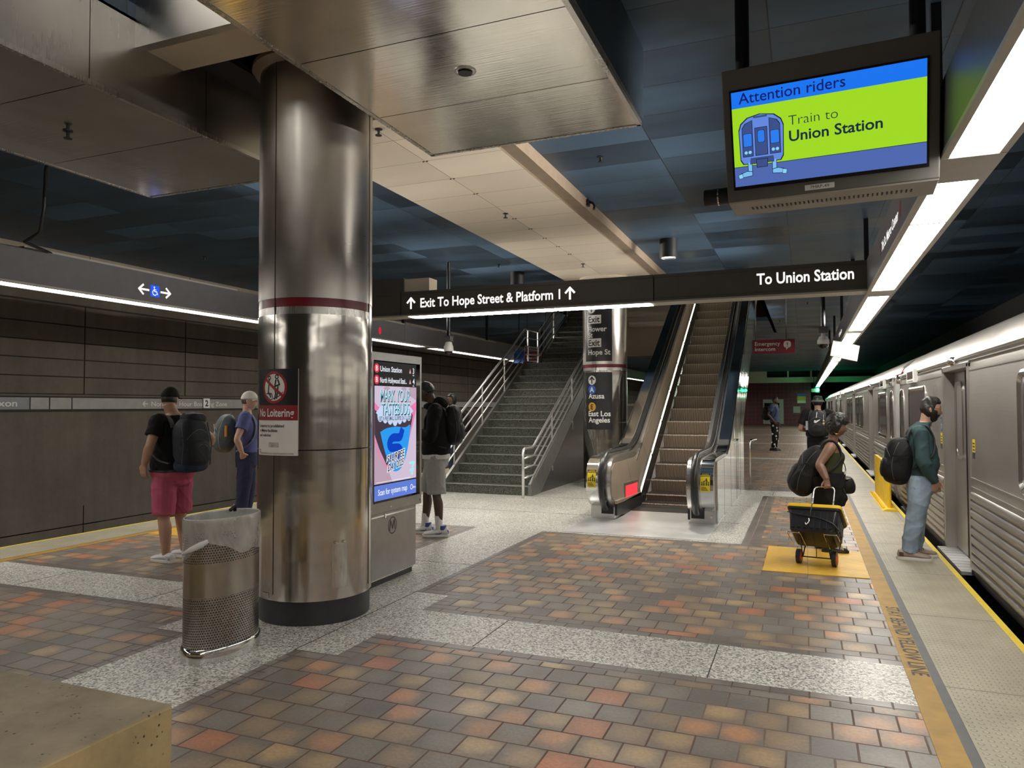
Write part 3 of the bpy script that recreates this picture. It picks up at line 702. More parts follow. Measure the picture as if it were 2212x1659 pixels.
def curve_map(r, a0, z0):
    """maps (arc length, height) onto a cylinder round the local axis; a0 = angle (deg) of u=0, u increasing counter-clockwise"""
    f = lambda u, v: Vector((r*math.cos(math.radians(a0)+u/r), r*math.sin(math.radians(a0)+u/r), z0+v))
    f.cur = 1; return f
def curved_plate(u0, u1, v0, v1, pl, th, n=20, mi=0, mb=None):
    mb = mb or MB(); o = []
    rings = []
    for i in range(n+1):
        u = u0+(u1-u0)*i/n; a, b = pl(u, v0), pl(u, v1); d = nrm((a.x, a.y, 0))*th
        rings.append([a-d, a, b, b-d])
    return mb.loft(rings, mi)
c1 = column('thick stainless steel column in the foreground beside the wire-holed bin', -3.55, 4.70, .43, 4.2, True)
# access flap low on the column, towards the kiosk
pl = curve_map(.4325, -33, .14)
f_ = curved_plate(-.03, .09, .12, .44, pl, .004, 8); fo = f_.build('access_flap', M['steel'], c1)
h = MB()
for u in (.0, .06): h.obox(pl(u, .45), (0, 0, 1), (1, .3, 0), (0, 1, 0), .008, .008, .012)
h.build('hinge', M['chrome'], fo)
curved_plate(-.03, .05, 0, .035, curve_map(.4345, -108, .19), .004, 6).build('bracket', M['chrome'], c1)
# no loitering sign, wrapped on the column
s1 = thing('no_loitering_sign', 'worn black, red and white No Loitering sign fixed on the near column', 'sign', (-3.55, 4.70, 0))
R_ = .438; A0 = -95.5; W_ = .40
pl = curve_map(R_, A0, 1.225)    # u runs to the right as seen by a viewer
curved_plate(-W_/2, W_/2, 0, .63, pl, .006, 20).build('plate', M['white_paint'], s1)
q = lambda d: curve_map(R_+d, A0, 1.225)
curved_plate(-W_/2, W_/2, .365, .63, q(.0008), .0008, 20).build('black_field', M['black_sign'], s1)
curved_plate(-W_/2, W_/2, .255, .365, q(.0009), .0008, 20).build('red_field', P('notice_red', (.24, .018, .022), .45, var=.15), s1)
w_ = MB(); text(w_, 'No Loitering', .056, q(.0022), w=.345, align='c', bold=.02); w_.v = [(a, b, c+.283) for a, b, c in w_.v]
w_.build('lettering', M['white_paint'], s1)
w_ = MB()
for i, s in enumerate(('Loitering is prohibited', 'in Metro facilities', 'and vehicles')):
    k = q(.0015); text(w_, s, .0205, (lambda u, v, i=i, k=k: k(u-.172, v+.205-.034*i)), maxw=.31, bold=.02)
k = q(.0015); ring(w_, (-.165, .03), .008, .013, k, 16); w_.build('lettering', M['ink'], s1)
w_ = MB()
for sp in ((-.05, .06, .1, .035), (-.17, .008, .34, .012)): rect(w_, sp[0], sp[0]+sp[2], sp[1], sp[1]+sp[3], q(.0016))
w_.build('scuff', P('rust_scuff', (.48, .43, .38), .7, var=.4, vs=30), s1)
w_ = MB(); k = q(.0022); cc = (-.0, .495)
disc(w_, cc, .098, k, 40, 0); ring(w_, cc, .098, .118, q(.003), 48, 1)
k2 = q(.0034)
stroke(w_, [(-.045, .555), (-.05, .50), (-.055, .46), (-.035, .44), (-.03, .425)], .012, k2, 2); ring(w_, (-.043, .565), .008, .016, k2, 14, 2)
stroke(w_, [(-.075, .45), (-.02, .45), (-.01, .42)], .008, k2, 2)
ring(w_, (.03, .572), .009, .018, k2, 14, 2)
stroke(w_, [(.022, .55), (.012, .50), (.02, .45), (.012, .41)], .013, k2, 2); stroke(w_, [(.04, .55), (.055, .515), (.02, .505)], .012, k2, 2); stroke(w_, [(.042, .5), (.035, .45), (.03, .415)], .012, k2, 2)
stroke(w_, [(-.085, .44), (-.03, .405), (.05, .43), (.085, .46)], .006, k2, 2)
stroke(w_, [(-.082, .555), (.082, .435)], .021, q(.0045), 1)
w_.build('pictogram', [M['white_paint'], P('ban_red', (.30, .015, .02), .45), M['ink']], s1)

c2 = column('far stainless column carrying the tall black direction panel', -3.62, 13.85, .43, 4.09, False)
s2 = thing('direction_panel', 'tall curved black panel on the far column listing exits and lines', 'sign', (-3.62, 13.85, 0))
A2 = -101; pl = curve_map(.4335, A2, 0); U0, U1 = -.24, .33
curved_plate(U0, U1, 1.13, 2.22, pl, .003, 24).build('lower_panel', M['black_sign'], s2); curved_plate(U0, U1, 2.43, 3.85, pl, .003, 24).build('upper_panel', M['black_sign'], s2)
q = lambda d: curve_map(.4335+d, A2, 0)
w_ = MB(); k = q(.002)
def at(u0, v0, kk=None): return lambda u, v: (kk or k)(u+u0, v+v0)
for s, v, m in (('Flower', 3.0, .095), ('St', 2.885, .095), ('Hope St', 2.555, .095), ('Azusa', 1.72, .095), ('East Los', 1.385, .095), ('Angeles', 1.265, .095)):
    w_ = MB(); text(w_, s, m, at(-.16, v), bold=.022); w_.build('lettering', M['white_paint'], s2)
for v in (3.15, 2.70): w_ = MB(); rect(w_, -.165, .125, v, v+.165, k); w_.build('exit_box', M['white_paint'], s2)
for v in (2.07, 3.44): w_ = MB(); disc(w_, (-.075, v), .088, k, 30); w_.build('arrow_disc', M['white_paint'], s2)
w_ = MB(); k = q(.0035)
for v in (3.15, 2.70): text(w_, 'Exit', .115, at(-.15, v+.025), w=.25, bold=.02)
arrow(w_, (-.075, 2.07), .12, k, 90, .026); arrow(w_, (-.075, 3.44), .12, k, 90, .026); text(w_, 'E', .09, at(-.075, 1.515, q(.005)), align='c', bold=.03)
w_.build('lettering', M['ink'], s2)
w_ = MB(); disc(w_, (-.075, 1.89), .085, k, 30); w_.build('line_disc', M['blue_disc'], s2)
w_ = MB(); disc(w_, (-.075, 1.56), .085, k, 30); w_.build('line_disc', M['gold_disc'], s2)
w_ = MB(); text(w_, 'A', .09, at(-.075, 1.845, q(.005)), align='c', bold=.03); w_.build('lettering', M['white_paint'], s2)

# ================================================================== BIN
bn = thing('litter_bin', 'oval perforated stainless litter bin with a knotted clear liner', 'bin', (-3.52, 3.70, 0))
rx, ry = .178, .275
MB().lathe([(1, .075), (1, .87)], n=64, sx=rx, sy=ry, cap=False).lathe([(.985, .87), (.985, .1)], n=64, sx=rx, sy=ry, cap=False).build('body', M['perf'], bn, 60, recalc=False)
MB().lathe([(1.045, 0), (1.05, .055), (1.02, .075), (1.05, .08), (1.035, .09), (1.0, .095)], n=64, sx=rx, sy=ry).build('base_ring', M['chrome'], bn, 50)
MB().lathe([(.985, .865), (1.012, .865), (1.012, .878), (.985, .878)], n=64, sx=rx, sy=ry, cap=False).build('rim', M['chrome'], bn, 50)
ln = MB(); N = 120; rows = 22; kn = math.radians(-54)
rings = []
for i in range(rows):
    t = i/(rows-1); rg_ = []
    for j in range(N):
        a = 2*PI*j/N; d = (a-kn+PI) % (2*PI)-PI
        drop = .135+.125*smoothstep(0, 1.0, -d)+.085*smoothstep(0, .9, d)+.008*math.sin(9*d)
        z = .879-drop*t
        pl_ = 1.034+.010*t*(math.sin(a*23+5*t)*.5+math.sin(a*11+2)*.6)+.05*t*math.exp(-(d/.12)**2)+.022*math.exp(-(d/.75)**2)*math.sin(d*46*(1.6-t))*(.25+.75*t)
        rg_.append((rx*pl_*math.cos(a), ry*pl_*math.sin(a), z))
    rings.append(rg_)
ln.loft(rings, 0, cap=False)
rings = [[(rx*q_*math.cos(2*PI*j/N), ry*q_*math.sin(2*PI*j/N), z) for j in range(N)] for q_, z in ((1.014, .879), (1.0, .886), (.98, .879), (.965+.0, .72), (.93, .5))]
ln.loft(rings, 0, cap=False)
kp = Vector((rx*1.075*math.cos(kn), ry*1.075*math.sin(kn), .742)); kd = Vector((math.sin(kn)*-1, math.cos(kn), 0))
kt = MB(); kt.tube([kp+kd*.0+Vector((0, 0, .015)), kp-kd*.045-Vector((0, 0, .01)), kp-kd*.10-Vector((0, 0, .035)), kp-kd*.15-Vector((0, 0, .06))], [.012, .02, .017, .006], 10)
lo = ln.build('liner', M['film'], bn, 180, recalc=False)
kt.build('liner_knot', P('white_film_knot', (.62, .62, .61), .4), lo, 180)
MB().tube([(rx*math.cos(2.2)*.98, ry*math.sin(2.2)*.98, .87), (rx*math.cos(2.2)*.95, ry*math.sin(2.2)*.95, .905), (rx*math.cos(2.3)*.8, ry*math.sin(2.3)*.8, .88)], .012, 8).build('crumpled_scrap', M['black_plastic'], bn, 180)

# ================================================================== BENCH
be = thing('concrete_bench', 'low tan concrete bench block at the bottom left corner', 'bench', (0, 0, 0))
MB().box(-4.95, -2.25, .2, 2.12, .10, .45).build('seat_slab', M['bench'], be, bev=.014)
MB().box(-4.8, -2.4, .35, 1.95, 0, .10).build('base', M['void'], be)
MB().box(-4.95, -2.252, 1.225, 1.235, .449, .4512).box(-3.56, -3.55, .2, 2.1, .449, .4512).build('joint', P('pale_joint', (.34, .31, .25), .8), be)

# ================================================================== KIOSK
kx, ky0, ky1 = -3.47, 5.32, 6.25
k_ = thing('map_kiosk', 'grey steel kiosk with a tall bright screen behind the near column', 'kiosk', (kx, 5.78, 0))
def L(mb): mb.v = [(a-kx, b-5.78, c) for a, b, c in mb.v]; return mb
KS = P('kiosk_steel', (.40, .40, .39), .33, .9, var=.08)
L(MB().box(kx-.34, kx, ky0, ky1, .64, 2.06)).build('screen_case', KS, k_, bev=.006)
L(MB().box(kx-.30, kx-.03, ky0+.03, ky1-.06, .06, .635)).build('base_cabinet', KS, k_, bev=.004)
L(MB().box(kx-.28, kx-.05, ky0+.05, ky1-.10, 0, .06)).build('plinth', M['plinth'], k_)
L(MB().box(kx-.06, kx-.025, ky0+.03, ky1-.10, .60, .612).box(kx-.05, kx-.02, 5.62, 5.64, .585, .62)).build('latch', M['chrome'], k_)
MB().box(-.03, -.028, -.43, .36, .055, .063).build('kick_strip', M['steel'], k_)
w_ = MB(); pm = plane_map((-.0285, -.02, .50), (0, 1, 0), (0, 0, 1)); ring(w_, (0, 0), .068, .078, pm, 36, k=.92)
for s in (-1, 1): stroke(w_, [(s*.045, -.04), (s*.03, .045)], .012, pm)
stroke(w_, [(-.03, .045), (0, -.03), (.03, .045)], .012, pm); w_.build('emblem', P('emblem_grey', (.05, .05, .05), .5), k_)
b_ = MB()
for y in (-.42, -.1, .2, .43):
    b_.cyl((0, y, .68), (.004, y, .68), .009, 10)
b_.build('screw', M['chrome'], k_)
gl = L(MB().box(kx, kx+.004, 5.40, 6.205, .735, 1.985)).build('glass_border', M['glass_black'], k_)
Y_a, Y_b, Z_a, Z_b = 5.40, 6.13, .755, 1.975      # lit picture area
SW, SH = Y_b-Y_a, Z_b-Z_a
pm0 = plane_map((.005, Y_a-5.78, Z_a), (0, 1, 0), (0, 0, 1)); LV = lambda i: lift(pm0, (.0009*i, 0, 0))
sc = MB(); mats = [M[x] for x in ('ad_black', 'ad_skin', 'ad_skin2', 'ad_lip', 'ad_mouth', 'ad_teeth', 'ad_tongue', 'ad_logo', 'ad_cyan', 'ad_white', 'ad_bar', 'ad_red', 'ad_ink', 'ad_pinkwarn')]
BK, SK, SK2, LP, MO, TE, TO, LG, CY, WH, BA, RE, IN, PW = range(14)
rect(sc, 0, SW, 0, SH, LV(0), BK)
v0, v1 = .145, 1.005
rect(sc, 0, SW, v0, v1, LV(1), SK); rect(sc, 0, SW, 0, v0-.012, LV(1), BA)
shape(sc, [(0, v0), (.3, v0), (.12, .42), (0, .6)], LV(2), SK2); shape(sc, [(SW, v1), (SW-.12, v1), (SW-.2, .95), (SW, .88)], LV(2), SK2)
for cx in (.2, .5): disc(sc, (cx, .985), .05, LV(2), 20, SK2, ry=.018)
mouth = [(0, .80), (.1, .74), (.3, .70), (.5, .72), (.62, .78), (.66, .74), (.60, .55), (.50, .40), (.36, .28), (.2, .30), (.08, .45), (0, .58)]
lip = [(0, .86), (.1, .80), (.6, .82), (.73, .87), (.73, .80), (.64, .60), (.55, .42), (.36, .25), (.18, .26), (.04, .42), (0, .5)]
shape(sc, lip, LV(2), LP); shape(sc, mouth, LV(3), MO)
shape(sc, [(.02, .77), (.12, .70), (.52, .70), (.67, .78), (.6, .83), (.1, .83)], LV(4), TE)
for i in range(7): disc(sc, (.09+.083*i, .70+.014*abs(i-3)), .046, LV(4), 16, TE, ry=.055)
tong = spline([(.09, .60), (.2, .63), (.36, .64), (.52, .63), (.61, .65), (.60, .55), (.55, .40), (.47, .28), (.38, .235), (.27, .26), (.19, .38), (.13, .50), (.09, .60)], 5)[:-1]
shape(sc, tong, LV(5), TO)
so_ = [(.37, .54), (.43, .60), (.46, .62), (.455, .55), (.40, .51), (.31, .52), (.27, .49), (.28, .46), (.36, .455), (.44, .45), (.47, .42), (.46, .36), (.40, .34), (.28, .345), (.24, .36), (.24, .40), (.30, .405)]
stroke(sc, spline([(.46, .60), (.42, .545), (.30, .54), (.245, .50), (.27, .455), (.40, .445), (.44, .40), (.40, .355), (.25, .36)], 5), .075, LV(6), LG)
def outline_text(s, h, u, v, w, fg, bgc, grow, i, slant=0, bold=0.0):
    text(sc, s, h, lambda a, b: LV(i)(u+a+grow*.6, v+b-grow*.6), w=w, bold=bold+.012, mi=bgc, align='c', slant=slant)
    text(sc, s, h, lambda a, b: LV(i+1)(u+a, v+b), w=w, bold=bold, mi=fg, align='c', slant=slant)
outline_text('MARK YOUR', .105, .345, .872, .52, CY, IN, .015, 7, .03)
outline_text('TASTEBUDS', .105, .345, .752, .49, CY, IN, .015, 7, .03)
text(sc, 'GET A FREE SMALL SLURPEE ON 7.11.2025', .035, lambda a, b: LV(8)(.345+a, .70+b), w=.56, bold=.012, mi=IN, align='c')
for (s, v, w) in (('SLURPEE', .345, .30), ('DAY 2025', .265, .27)):
    k = LV(8); k2 = LV(9); f = lambda a, b, v=v: (.345+a, v+b+a*.16)
    text(sc, s, .06, lambda a, b, f=f: k(*f(a, b)), w=w+.02, bold=.10, mi=WH, align='c', slant=.15); text(sc, s, .06, lambda a, b, f=f: k2(*f(a, b)), w=w, bold=.02, mi=IN, align='c', slant=.15)
shape(sc, [(.59, .305), (.69, .305), (.69, .28), (.655, .245), (.63, .245), (.655, .28), (.59, .28)], LV(8), CY); rect(sc, .60, .68, .225, .24, LV(8), CY); shape(sc, [(.625, .175), (.655, .175), (.655, .215), (.68, .215), (.68, .222), (.60, .222), (.60, .215), (.625, .215)], LV(8), CY)
rect(sc, .03, .62, .155, .16, LV(3), WH)
text(sc, 'Scan for system map', .05, lambda a, b: LV(3)(.06+a, .045+b), w=.50, bold=.015, mi=WH)
ring(sc, (.64, .065), .017, .025, LV(3), 20, WH); text(sc, 'Metro', .02, lambda a, b: LV(3)(.67+a, .05+b), w=.05, mi=WH)
for v, s, n in ((1.135, 'Union Station', '3'), (1.035, 'North Hollywood Stati...', '4')):
    disc(sc, (.035, v+.025), .042, LV(2), 24, RE); text(sc, 'B', .045, lambda a, b, v=v: LV(3)(.035+a, v+.003+b), align='c', mi=WH)
    text(sc, s, .046, lambda a, b, v=v: LV(2)(.09+a, v+b), maxw=.46, bold=.018, mi=WH); text(sc, n, .05, lambda a, b, v=v: LV(2)(.66+a, v+b), mi=WH)
    text(sc, 'min', .014, lambda a, b, v=v: LV(2)(.66+a, v-.022+b), mi=WH); shape(sc, [(.595, v), (.63, v), (.6125, v+.045)], LV(2), PW)
sc.build('screen_image', mats, k_, recalc=False)

# ================================================================== MONITOR
cM = Vector((.13, 4.36, 3.15)); yw, tl = math.radians(-3.4), math.radians(16.3)
mo = thing('hanging_monitor', 'large overhead display screen with Attention riders on blue and green', 'screen', cM); mo.rotation_euler = (tl, 0, yw)
# local axes: x right, y away from the viewer, z up the screen
W2, H2 = .55, .37; MC = P('monitor_case', (.10, .097, .09), .5, var=.08); MB2 = P('monitor_under', (.30, .285, .255), .5, var=.05)
cs = MB().prism([(0, -H2), (0, H2), (.10, H2-.03), (.34, H2-.28), (.31, -H2-.09)], 'x', -W2, W2); cs.build('case', MC, mo, bev=.006)
MB().prism([(0.002, -H2-.001), (.30, -H2-.0875), (.30, -H2-.095), (.006, -H2-.010)], 'x', -W2+.005, W2-.005).build('under_panel', MB2, mo)
v_ = MB()
for i in range(36): v_.obox((-.426+i*.0243, .15, -H2-.0525), (1, 0, 0), (0, .96, -.28), (0, .28, .96), .0045, .026, .002)
v_.build('vent_slots', M['ink'], mo)
b_ = MB().box(-.51, .50, -.004, 0, -.305, .255); b_.build('screen_border', M['glass_black'], mo)
sx0, sx1, sz0, sz1 = -.50, .488, -.285, .243
pm0 = plane_map((sx0, -.005, sz0), (1, 0, 0), (0, 0, 1)); LV = lambda i: lift(pm0, (0, -.0008*i, 0)); SW, SH = sx1-sx0, sz1-sz0
sc = MB(); ks = ['scr_blue', 'scr_green', 'scr_slate', 'scr_navy', 'scr_dark', 'scr_train', 'scr_train2', 'scr_pane', 'scr_lamp', 'scr_leg', 'scr_ink']; mats = [M[x] for x in ks]
BL, GN, SL, NV, DKc, TR, T2, PA, LA, LE, IK = range(11)
rect(sc, 0, SW, .438, SH, LV(0), BL); rect(sc, 0, SW, .112, .438, LV(0), GN); rect(sc, 0, SW, 0, .109, LV(0), SL); rect(sc, 0, SW, .109, .112, LV(1), IK)
text(sc, 'Attention riders', .058, lambda a, b: LV(1)(.04+a, .459+b), w=.56, bold=.004, mi=NV)
text(sc, 'Train to', .052, lambda a, b: LV(1)(.305+a, .302+b), w=.255, bold=-.012, mi=DKc)
text(sc, 'Union Station', .056, lambda a, b: LV(1)(.305+a, .215+b), w=.475, bold=.018, mi=DKc)
def both(pts, mi, i, g=.0045):
    c = np.mean(np.array(pts), 0); big = [tuple(np.array(p)+np.sign(np.array(p)-c)*g) for p in pts]
    shape(sc, big, LV(i), IK); shape(sc, pts, LV(i+.5), mi)
body = [(.04, .15), (.055, .125), (.255, .125), (.27, .15), (.275, .31), (.262, .345), (.225, .375), (.155, .388), (.085, .375), (.048, .345), (.036, .31)]
both(body, TR, 2); both(rrect_pts(.118, .19, .372, .380, .003), T2, 3.2, .001)
both([(.123, .165), (.187, .165), (.187, .315), (.123, .315)], T2, 3.2, .003); both(rrect_pts(.137, .173, .235, .30, .01), PA, 4.4, .002)
for s in (-1, 1):
    X = lambda p, s=s: [(.155+s*(a-.155), b) for a, b in p]
    both(X([(.053, .165), (.107, .165), (.107, .36), (.07, .345), (.053, .32)]), T2, 3.2, .003); both(X(rrect_pts(.058, .103, .22, .29, .006)), PA, 4.4, .002)
    for q in (.069, .091): disc(sc, X([(q, .186)])[0], .009, LV(4.6), 14, LA)
    both(X([(.078, .06), (.098, .06), (.098, .13), (.078, .13)]), LE, 2, .003); both(X([(.04, .05), (.098, .055), (.098, .075), (.07, .08), (.038, .07)]), LE, 3.2, .003); both(X([(.026, .044), (.046, .047), (.042, .07), (.022, .064)]), LA, 4.4, .002)
both([(.09, .12), (.22, .12), (.215, .15), (.095, .15)], T2, 3.2, .002); both([(.128, .098), (.182, .098), (.185, .14), (.125, .14)], T2, 4.4, .003)
sc.build('screen_image', mats, mo, recalc=False)
MB().box(-.12, .035, -.006, 0, -.353, -.323).build('asset_label', M['white_paint'], mo); w_ = MB(); text(w_, '7MRP-49', .017, plane_map((-.0425, -.0068, -.346), (1, 0, 0), (0, 0, 1)), align='c', w=.10, bold=.0); w_.build('lettering', M['ink'], mo)
MI = (Matrix.Translation(cM) @ Matrix.Rotation(yw, 4, 'Z') @ Matrix.Rotation(tl, 4, 'X')).inverted()
for x, y in ((-.33, 4.62), (.62, 4.62)): MB().cyl(MI @ Vector((x, y, 3.42)), MI @ Vector((x, y, CZ)), .042, 16).build('hanging_pole', M['pipe_dark'], mo, 40)
p_ = MB().cyl((-.70, .10, -.33), (-.56, .10, -.33), .052, 24).cyl((-.62, .10, -.33), (-.612, .10, -.33), .055, 24, 1).cyl((-.56, .1, -.33), (-.54, .1, -.33), .04, 16)
p_.build('side_speaker', [M['black_plastic'], M['chrome']], mo, 40)

# ================================================================== CEILING FITTINGS
def sprinkler(x, y, z, label, grp='ceiling sprinklers'):
    s = thing('sprinkler', label, 'sprinkler', (x, y, z), group=grp)
    MB().lathe([(.035, 0), (.035, -.006), (.012, -.012), (.012, -.05)], n=14).build('fitting', M['black_plastic'], s)
    MB().lathe([(.03, -.055), (.03, -.06)], n=12).build('deflector', M['black_plastic'], s)
for x, y, z, l in ((-1.98, 7.45, CZ, 'sprinkler in the blue ceiling right of the cream soffit, nearest one'), (-5.28, 12.44, CZ, 'sprinkler in the blue ceiling above the left part of the exit beam'),
                   (-9.79, 9.79, CZ, 'sprinkler in the blue ceiling just left of the near column'), (.09, 20.1, CZ, 'far sprinkler in the ceiling between security camera and escalator'), (-.7, 24.0, CZ, 'farther sprinkler in the ceiling above the Emergency Intercom sign'),
                   (-3.52, 5.54, 4.07, 'sprinkler in the cream soffit, right beside the near column'), (-3.56, 8.62, 4.07, 'sprinkler midway along the cream soffit'), (-3.58, 12.22, 4.07, 'sprinkler at the far end of the cream soffit'), (-5.12, 3.77, 3.66, 'sprinkler under the left stainless ceiling box')):
    sprinkler(x, y, z, l)
for k in range(9):
    if k == 3: continue
    o = MB().box(-3.575, -3.56, 6.45+.61*k, 6.462+.61*k, 4.062, 4.07).box(-3.535, -3.52, 6.45+.61*k, 6.462+.61*k, 4.062, 4.07).build('screw_pair', M['ink']); tag(o, 'pair of dark screw heads along the cream soffit seam', 'screw', 'soffit screws')
lamp_nozzle = thing('wall_nozzle', 'small dark bracket nozzle on the right edge of the cream soffit', 'ceiling fitting', (-2.52, 8.9, 4.13))
MB().tube([(-.02, 0, .06), (.05, 0, .03), (.08, -.04, -.02), (.08, -.07, -.07)], .016, 8).build('arm', M['black_plastic'], lamp_nozzle, 60); MB().box(-.035, .0, -.04, .04, .0, .08).build('base', M['black_plastic'], lamp_nozzle)
for x, y, l in ((-1.99, 11.62, 'black cylinder downlight, lit, above the beam by the escalator'), (-5.26, 13.35, 'black cylinder downlight behind the exit beam above the stairs')):
    d = thing('downlight', l, 'ceiling light', (x, y, CZ))
    MB().lathe([(.14, 0), (.14, -.30), (.125, -.30), (.12, -.27)], n=32).build('housing', M['black_plastic'], d, 40); MB().cyl((0, 0, -.275), (0, 0, -.268), .12, 28).build('lens', EM('downlight_lens', (1, .92, .8), 9), d)
    ld = bpy.data.lights.new('downlight_beam', 'SPOT'); ld.energy = 320 if x > -3 else 130; ld.spot_size = 1.9; ld.spot_blend = .5; ld.color = (1, .92, .8); ld.shadow_soft_size = .11
    lo = bpy.data.objects.new('beam', ld); COL.objects.link(lo); lo.parent = d; lo.location = (0, 0, -.32)
def dome(x, y, z, label, s=1.0):
    d = thing('dome_camera', label, 'security camera', (x, y, z))
    MB().cyl((0, 0, .30*s), (0, 0, CZ-z), .05*s, 14).build('pole', M['pipe_dark'], d, 40)
    MB().box(-.09*s, .09*s, -.09*s, .09*s, .20*s, .34*s).build('mount_box', M['trough'], d, bev=.005)
    MB().lathe([(.04, .20), (.05, .14), (.085, .13), (.10, .08), (.12, .06), (.125, -.02), (.11, -.035)], n=28, sx=s, sy=s).build('cap', M['white_paint'], d, 40)
    MB().lathe([(.105*s*math.cos(a), -.035-.105*s*math.sin(a)) for a in [i*PI/2/8 for i in range(8)]]+[(.004, -.14*s)], n=28).build('bubble', M['glass_black'], d, 180)
dome(.38, 17.0, 2.93, 'white dome security camera hanging near the train, right side', 1.0); dome(-6.05, 11.9, 2.62, 'white dome security camera hanging before the left light trough', .72)
# conduit loop at upper left
o = MB().tube([(-6.0, 4.6, 4.12), (-6.35, 4.75, 4.2), (-6.9, 4.95, 4.16), (-7.1, 5.0, 4.0), (-7.12, 5.0, 3.6), (-7.2, 5.02, 3.36), (-7.55, 5.1, 3.31), (-7.85, 5.6, 3.31)], .017, 8).build('conduit', M['pipe_dark'], None, 180); tag(o, 'thin black conduit looping from ceiling to the left light trough', 'conduit')

# ================================================================== HANGING SIGNS
def intercom(x0, x1, y, z0, z1, label):
    s = thing('intercom_sign', label, 'sign', ((x0+x1)/2, y, z0)); w, h = (x1-x0), z1-z0
    MB().box(-w/2, w/2, 0, .04, 0, h).build('board', M['red_sign'], s)
    w_ = MB(); pm = plane_map((0, -.002, 0), (1, 0, 0), (0, 0, 1))
    text(w_, 'Emergency', .078*h/.3, lift(pm, (-w*.44, 0, h*.58)), w=w*.60, bold=.012); text(w_, 'Intercom', .078*h/.3, lift(pm, (-w*.44, 0, h*.2)), w=w*.48, bold=.012); w_.build('lettering', M['white_paint'], s)
    w_ = MB(); shape(w_, rrect_pts(w*.24, w*.41, h*.40, h*.86, h*.16), pm); shape(w_, [(w*.3, h*.45), (w*.30, h*.24), (w*.36, h*.45)], pm); w_.build('speech_bubble', M['white_paint'], s)
    w_ = MB(); p2 = lift(pm, (0, -.002, 0)); stroke(w_, [(w*.325, h*.74), (w*.325, h*.60)], h*.06, p2); disc(w_, (w*.325, h*.49), h*.035, p2, 12); w_.build('exclamation_mark', M['red_sign'], s)
    for sx in (-.42, .3): MB().cyl((w*sx, .02, h), (w*sx, .02, CZ-z0), .008, 8).build('hanger', M['pipe_dark'], s)
intercom(-1.01, -.18, 16.0, 2.655, 2.95, 'maroon Emergency Intercom sign hanging right of the escalator')
intercom(-7.27, -6.51, 19.0, 2.84, 3.10, 'maroon Emergency Intercom sign glimpsed behind the left stair rail')
bs = thing('blue_sign', 'small blue sign glimpsed left of the intercom sign behind the stair rail', 'sign', (-7.45, 19.0, 2.79)); MB().box(-.15, .15, 0, .04, 0, .36).build('board', M['blue_disc'], bs); MB().cyl((0, .02, .36), (0, .02, CZ-2.79), .012, 8).build('hanger', M['pipe_dark'], bs)
# far wall fittings
nt = thing('map_case', 'grey framed display case on the far maroon wall', 'notice case', (-2.1, Y1-.1, .15)); MB().box(-.95, .55, 0, .1, 0, 1.9).build('frame', M['trough_rim'], nt); MB().box(-.85, .25, -.01, .0, .62, 1.62).build('glass', M['glass_black'], nt); MB().box(-.85, .35, -.01, 0, .08, .55).build('map_sheet', P('map_sheet', (.36, .35, .30), .6, var=.4, vs=6), nt)
nt = thing('poster', 'blue, yellow and white notice on the far maroon wall', 'poster', (-.25, Y1, 1.75)); MB().box(-.3, .3, -.03, 0, 0, .2).build('white_part', M['white_paint'], nt); MB().box(-.3, .3, -.03, 0, .2, .52).build('yellow_part', M['yellow_edge'], nt); MB().box(-.3, .3, -.03, 0, .52, .72).build('blue_part', M['blue_disc'], nt)
o = MB().box(-.85, -.35, Y1-.03, Y1, 1.0, 1.5).build('wall_plate', M['trough_rim']); tag(o, 'small square grey plate on the far maroon wall', 'plate')
nt = thing('platform_end_sign', 'small white sign below the green signal at the platform end', 'sign', (.62, Y1-2, 2.55)); MB().box(-.18, .18, 0, .03, 0, .26).build('plate', M['white_paint'], nt); MB().cyl((0, .02, .26), (0, .02, 1.7), .02, 8).build('hanger', M['pipe_dark'], nt)
gs = thing('signal_lamp', 'glowing green signal lamp at the far end of the light trough', 'signal light', (.86, 58.3, 2.72)); MB().box(-.15, .15, 0, .25, -.2, .28).build('case', M['black_plastic'], gs); MB().ell((0, -.01, 0), .12, .05, .12).build('lens', M['green_light'], gs)
MB().cyl((0, .12, .28), (0, .12, 1.52), .03, 8).build('hanger', M['pipe_dark'], gs)
ld = bpy.data.lights.new('signal_glow', 'POINT'); ld.energy = 60; ld.color = (.05, 1, .4); ld.shadow_soft_size = .12; lo = bpy.data.objects.new('glow', ld); COL.objects.link(lo); lo.parent = gs; lo.location = (0, -.25, 0)
# yellow between-car barrier
yb = thing('car_gap_barrier', 'bright yellow row of upright posts on a plate at the platform edge', 'barrier', (1.16, 13.4, 0))
MB().prism([(-.11, .006), (.11, .006), (.07, .035), (-.06, .035)], 'y', -1.28, 1.15).build('base_plate', M['yellow_post'], yb)
for k in range(9):
    y = 1.0-k*.25; MB().prism(rrect_pts(-.028, .028, y-.085, y+.085, .027, 4), 'z', .03, .70).build('post', M['yellow_post'], yb, 50)
b_ = MB()
for k in range(17): b_.lathe([(.02, 0), (.02, .02), (.01, .028)], (-.075, 1.05-k*.13, .02), 8)
b_.build('bolts', M['yellow_post'], yb)

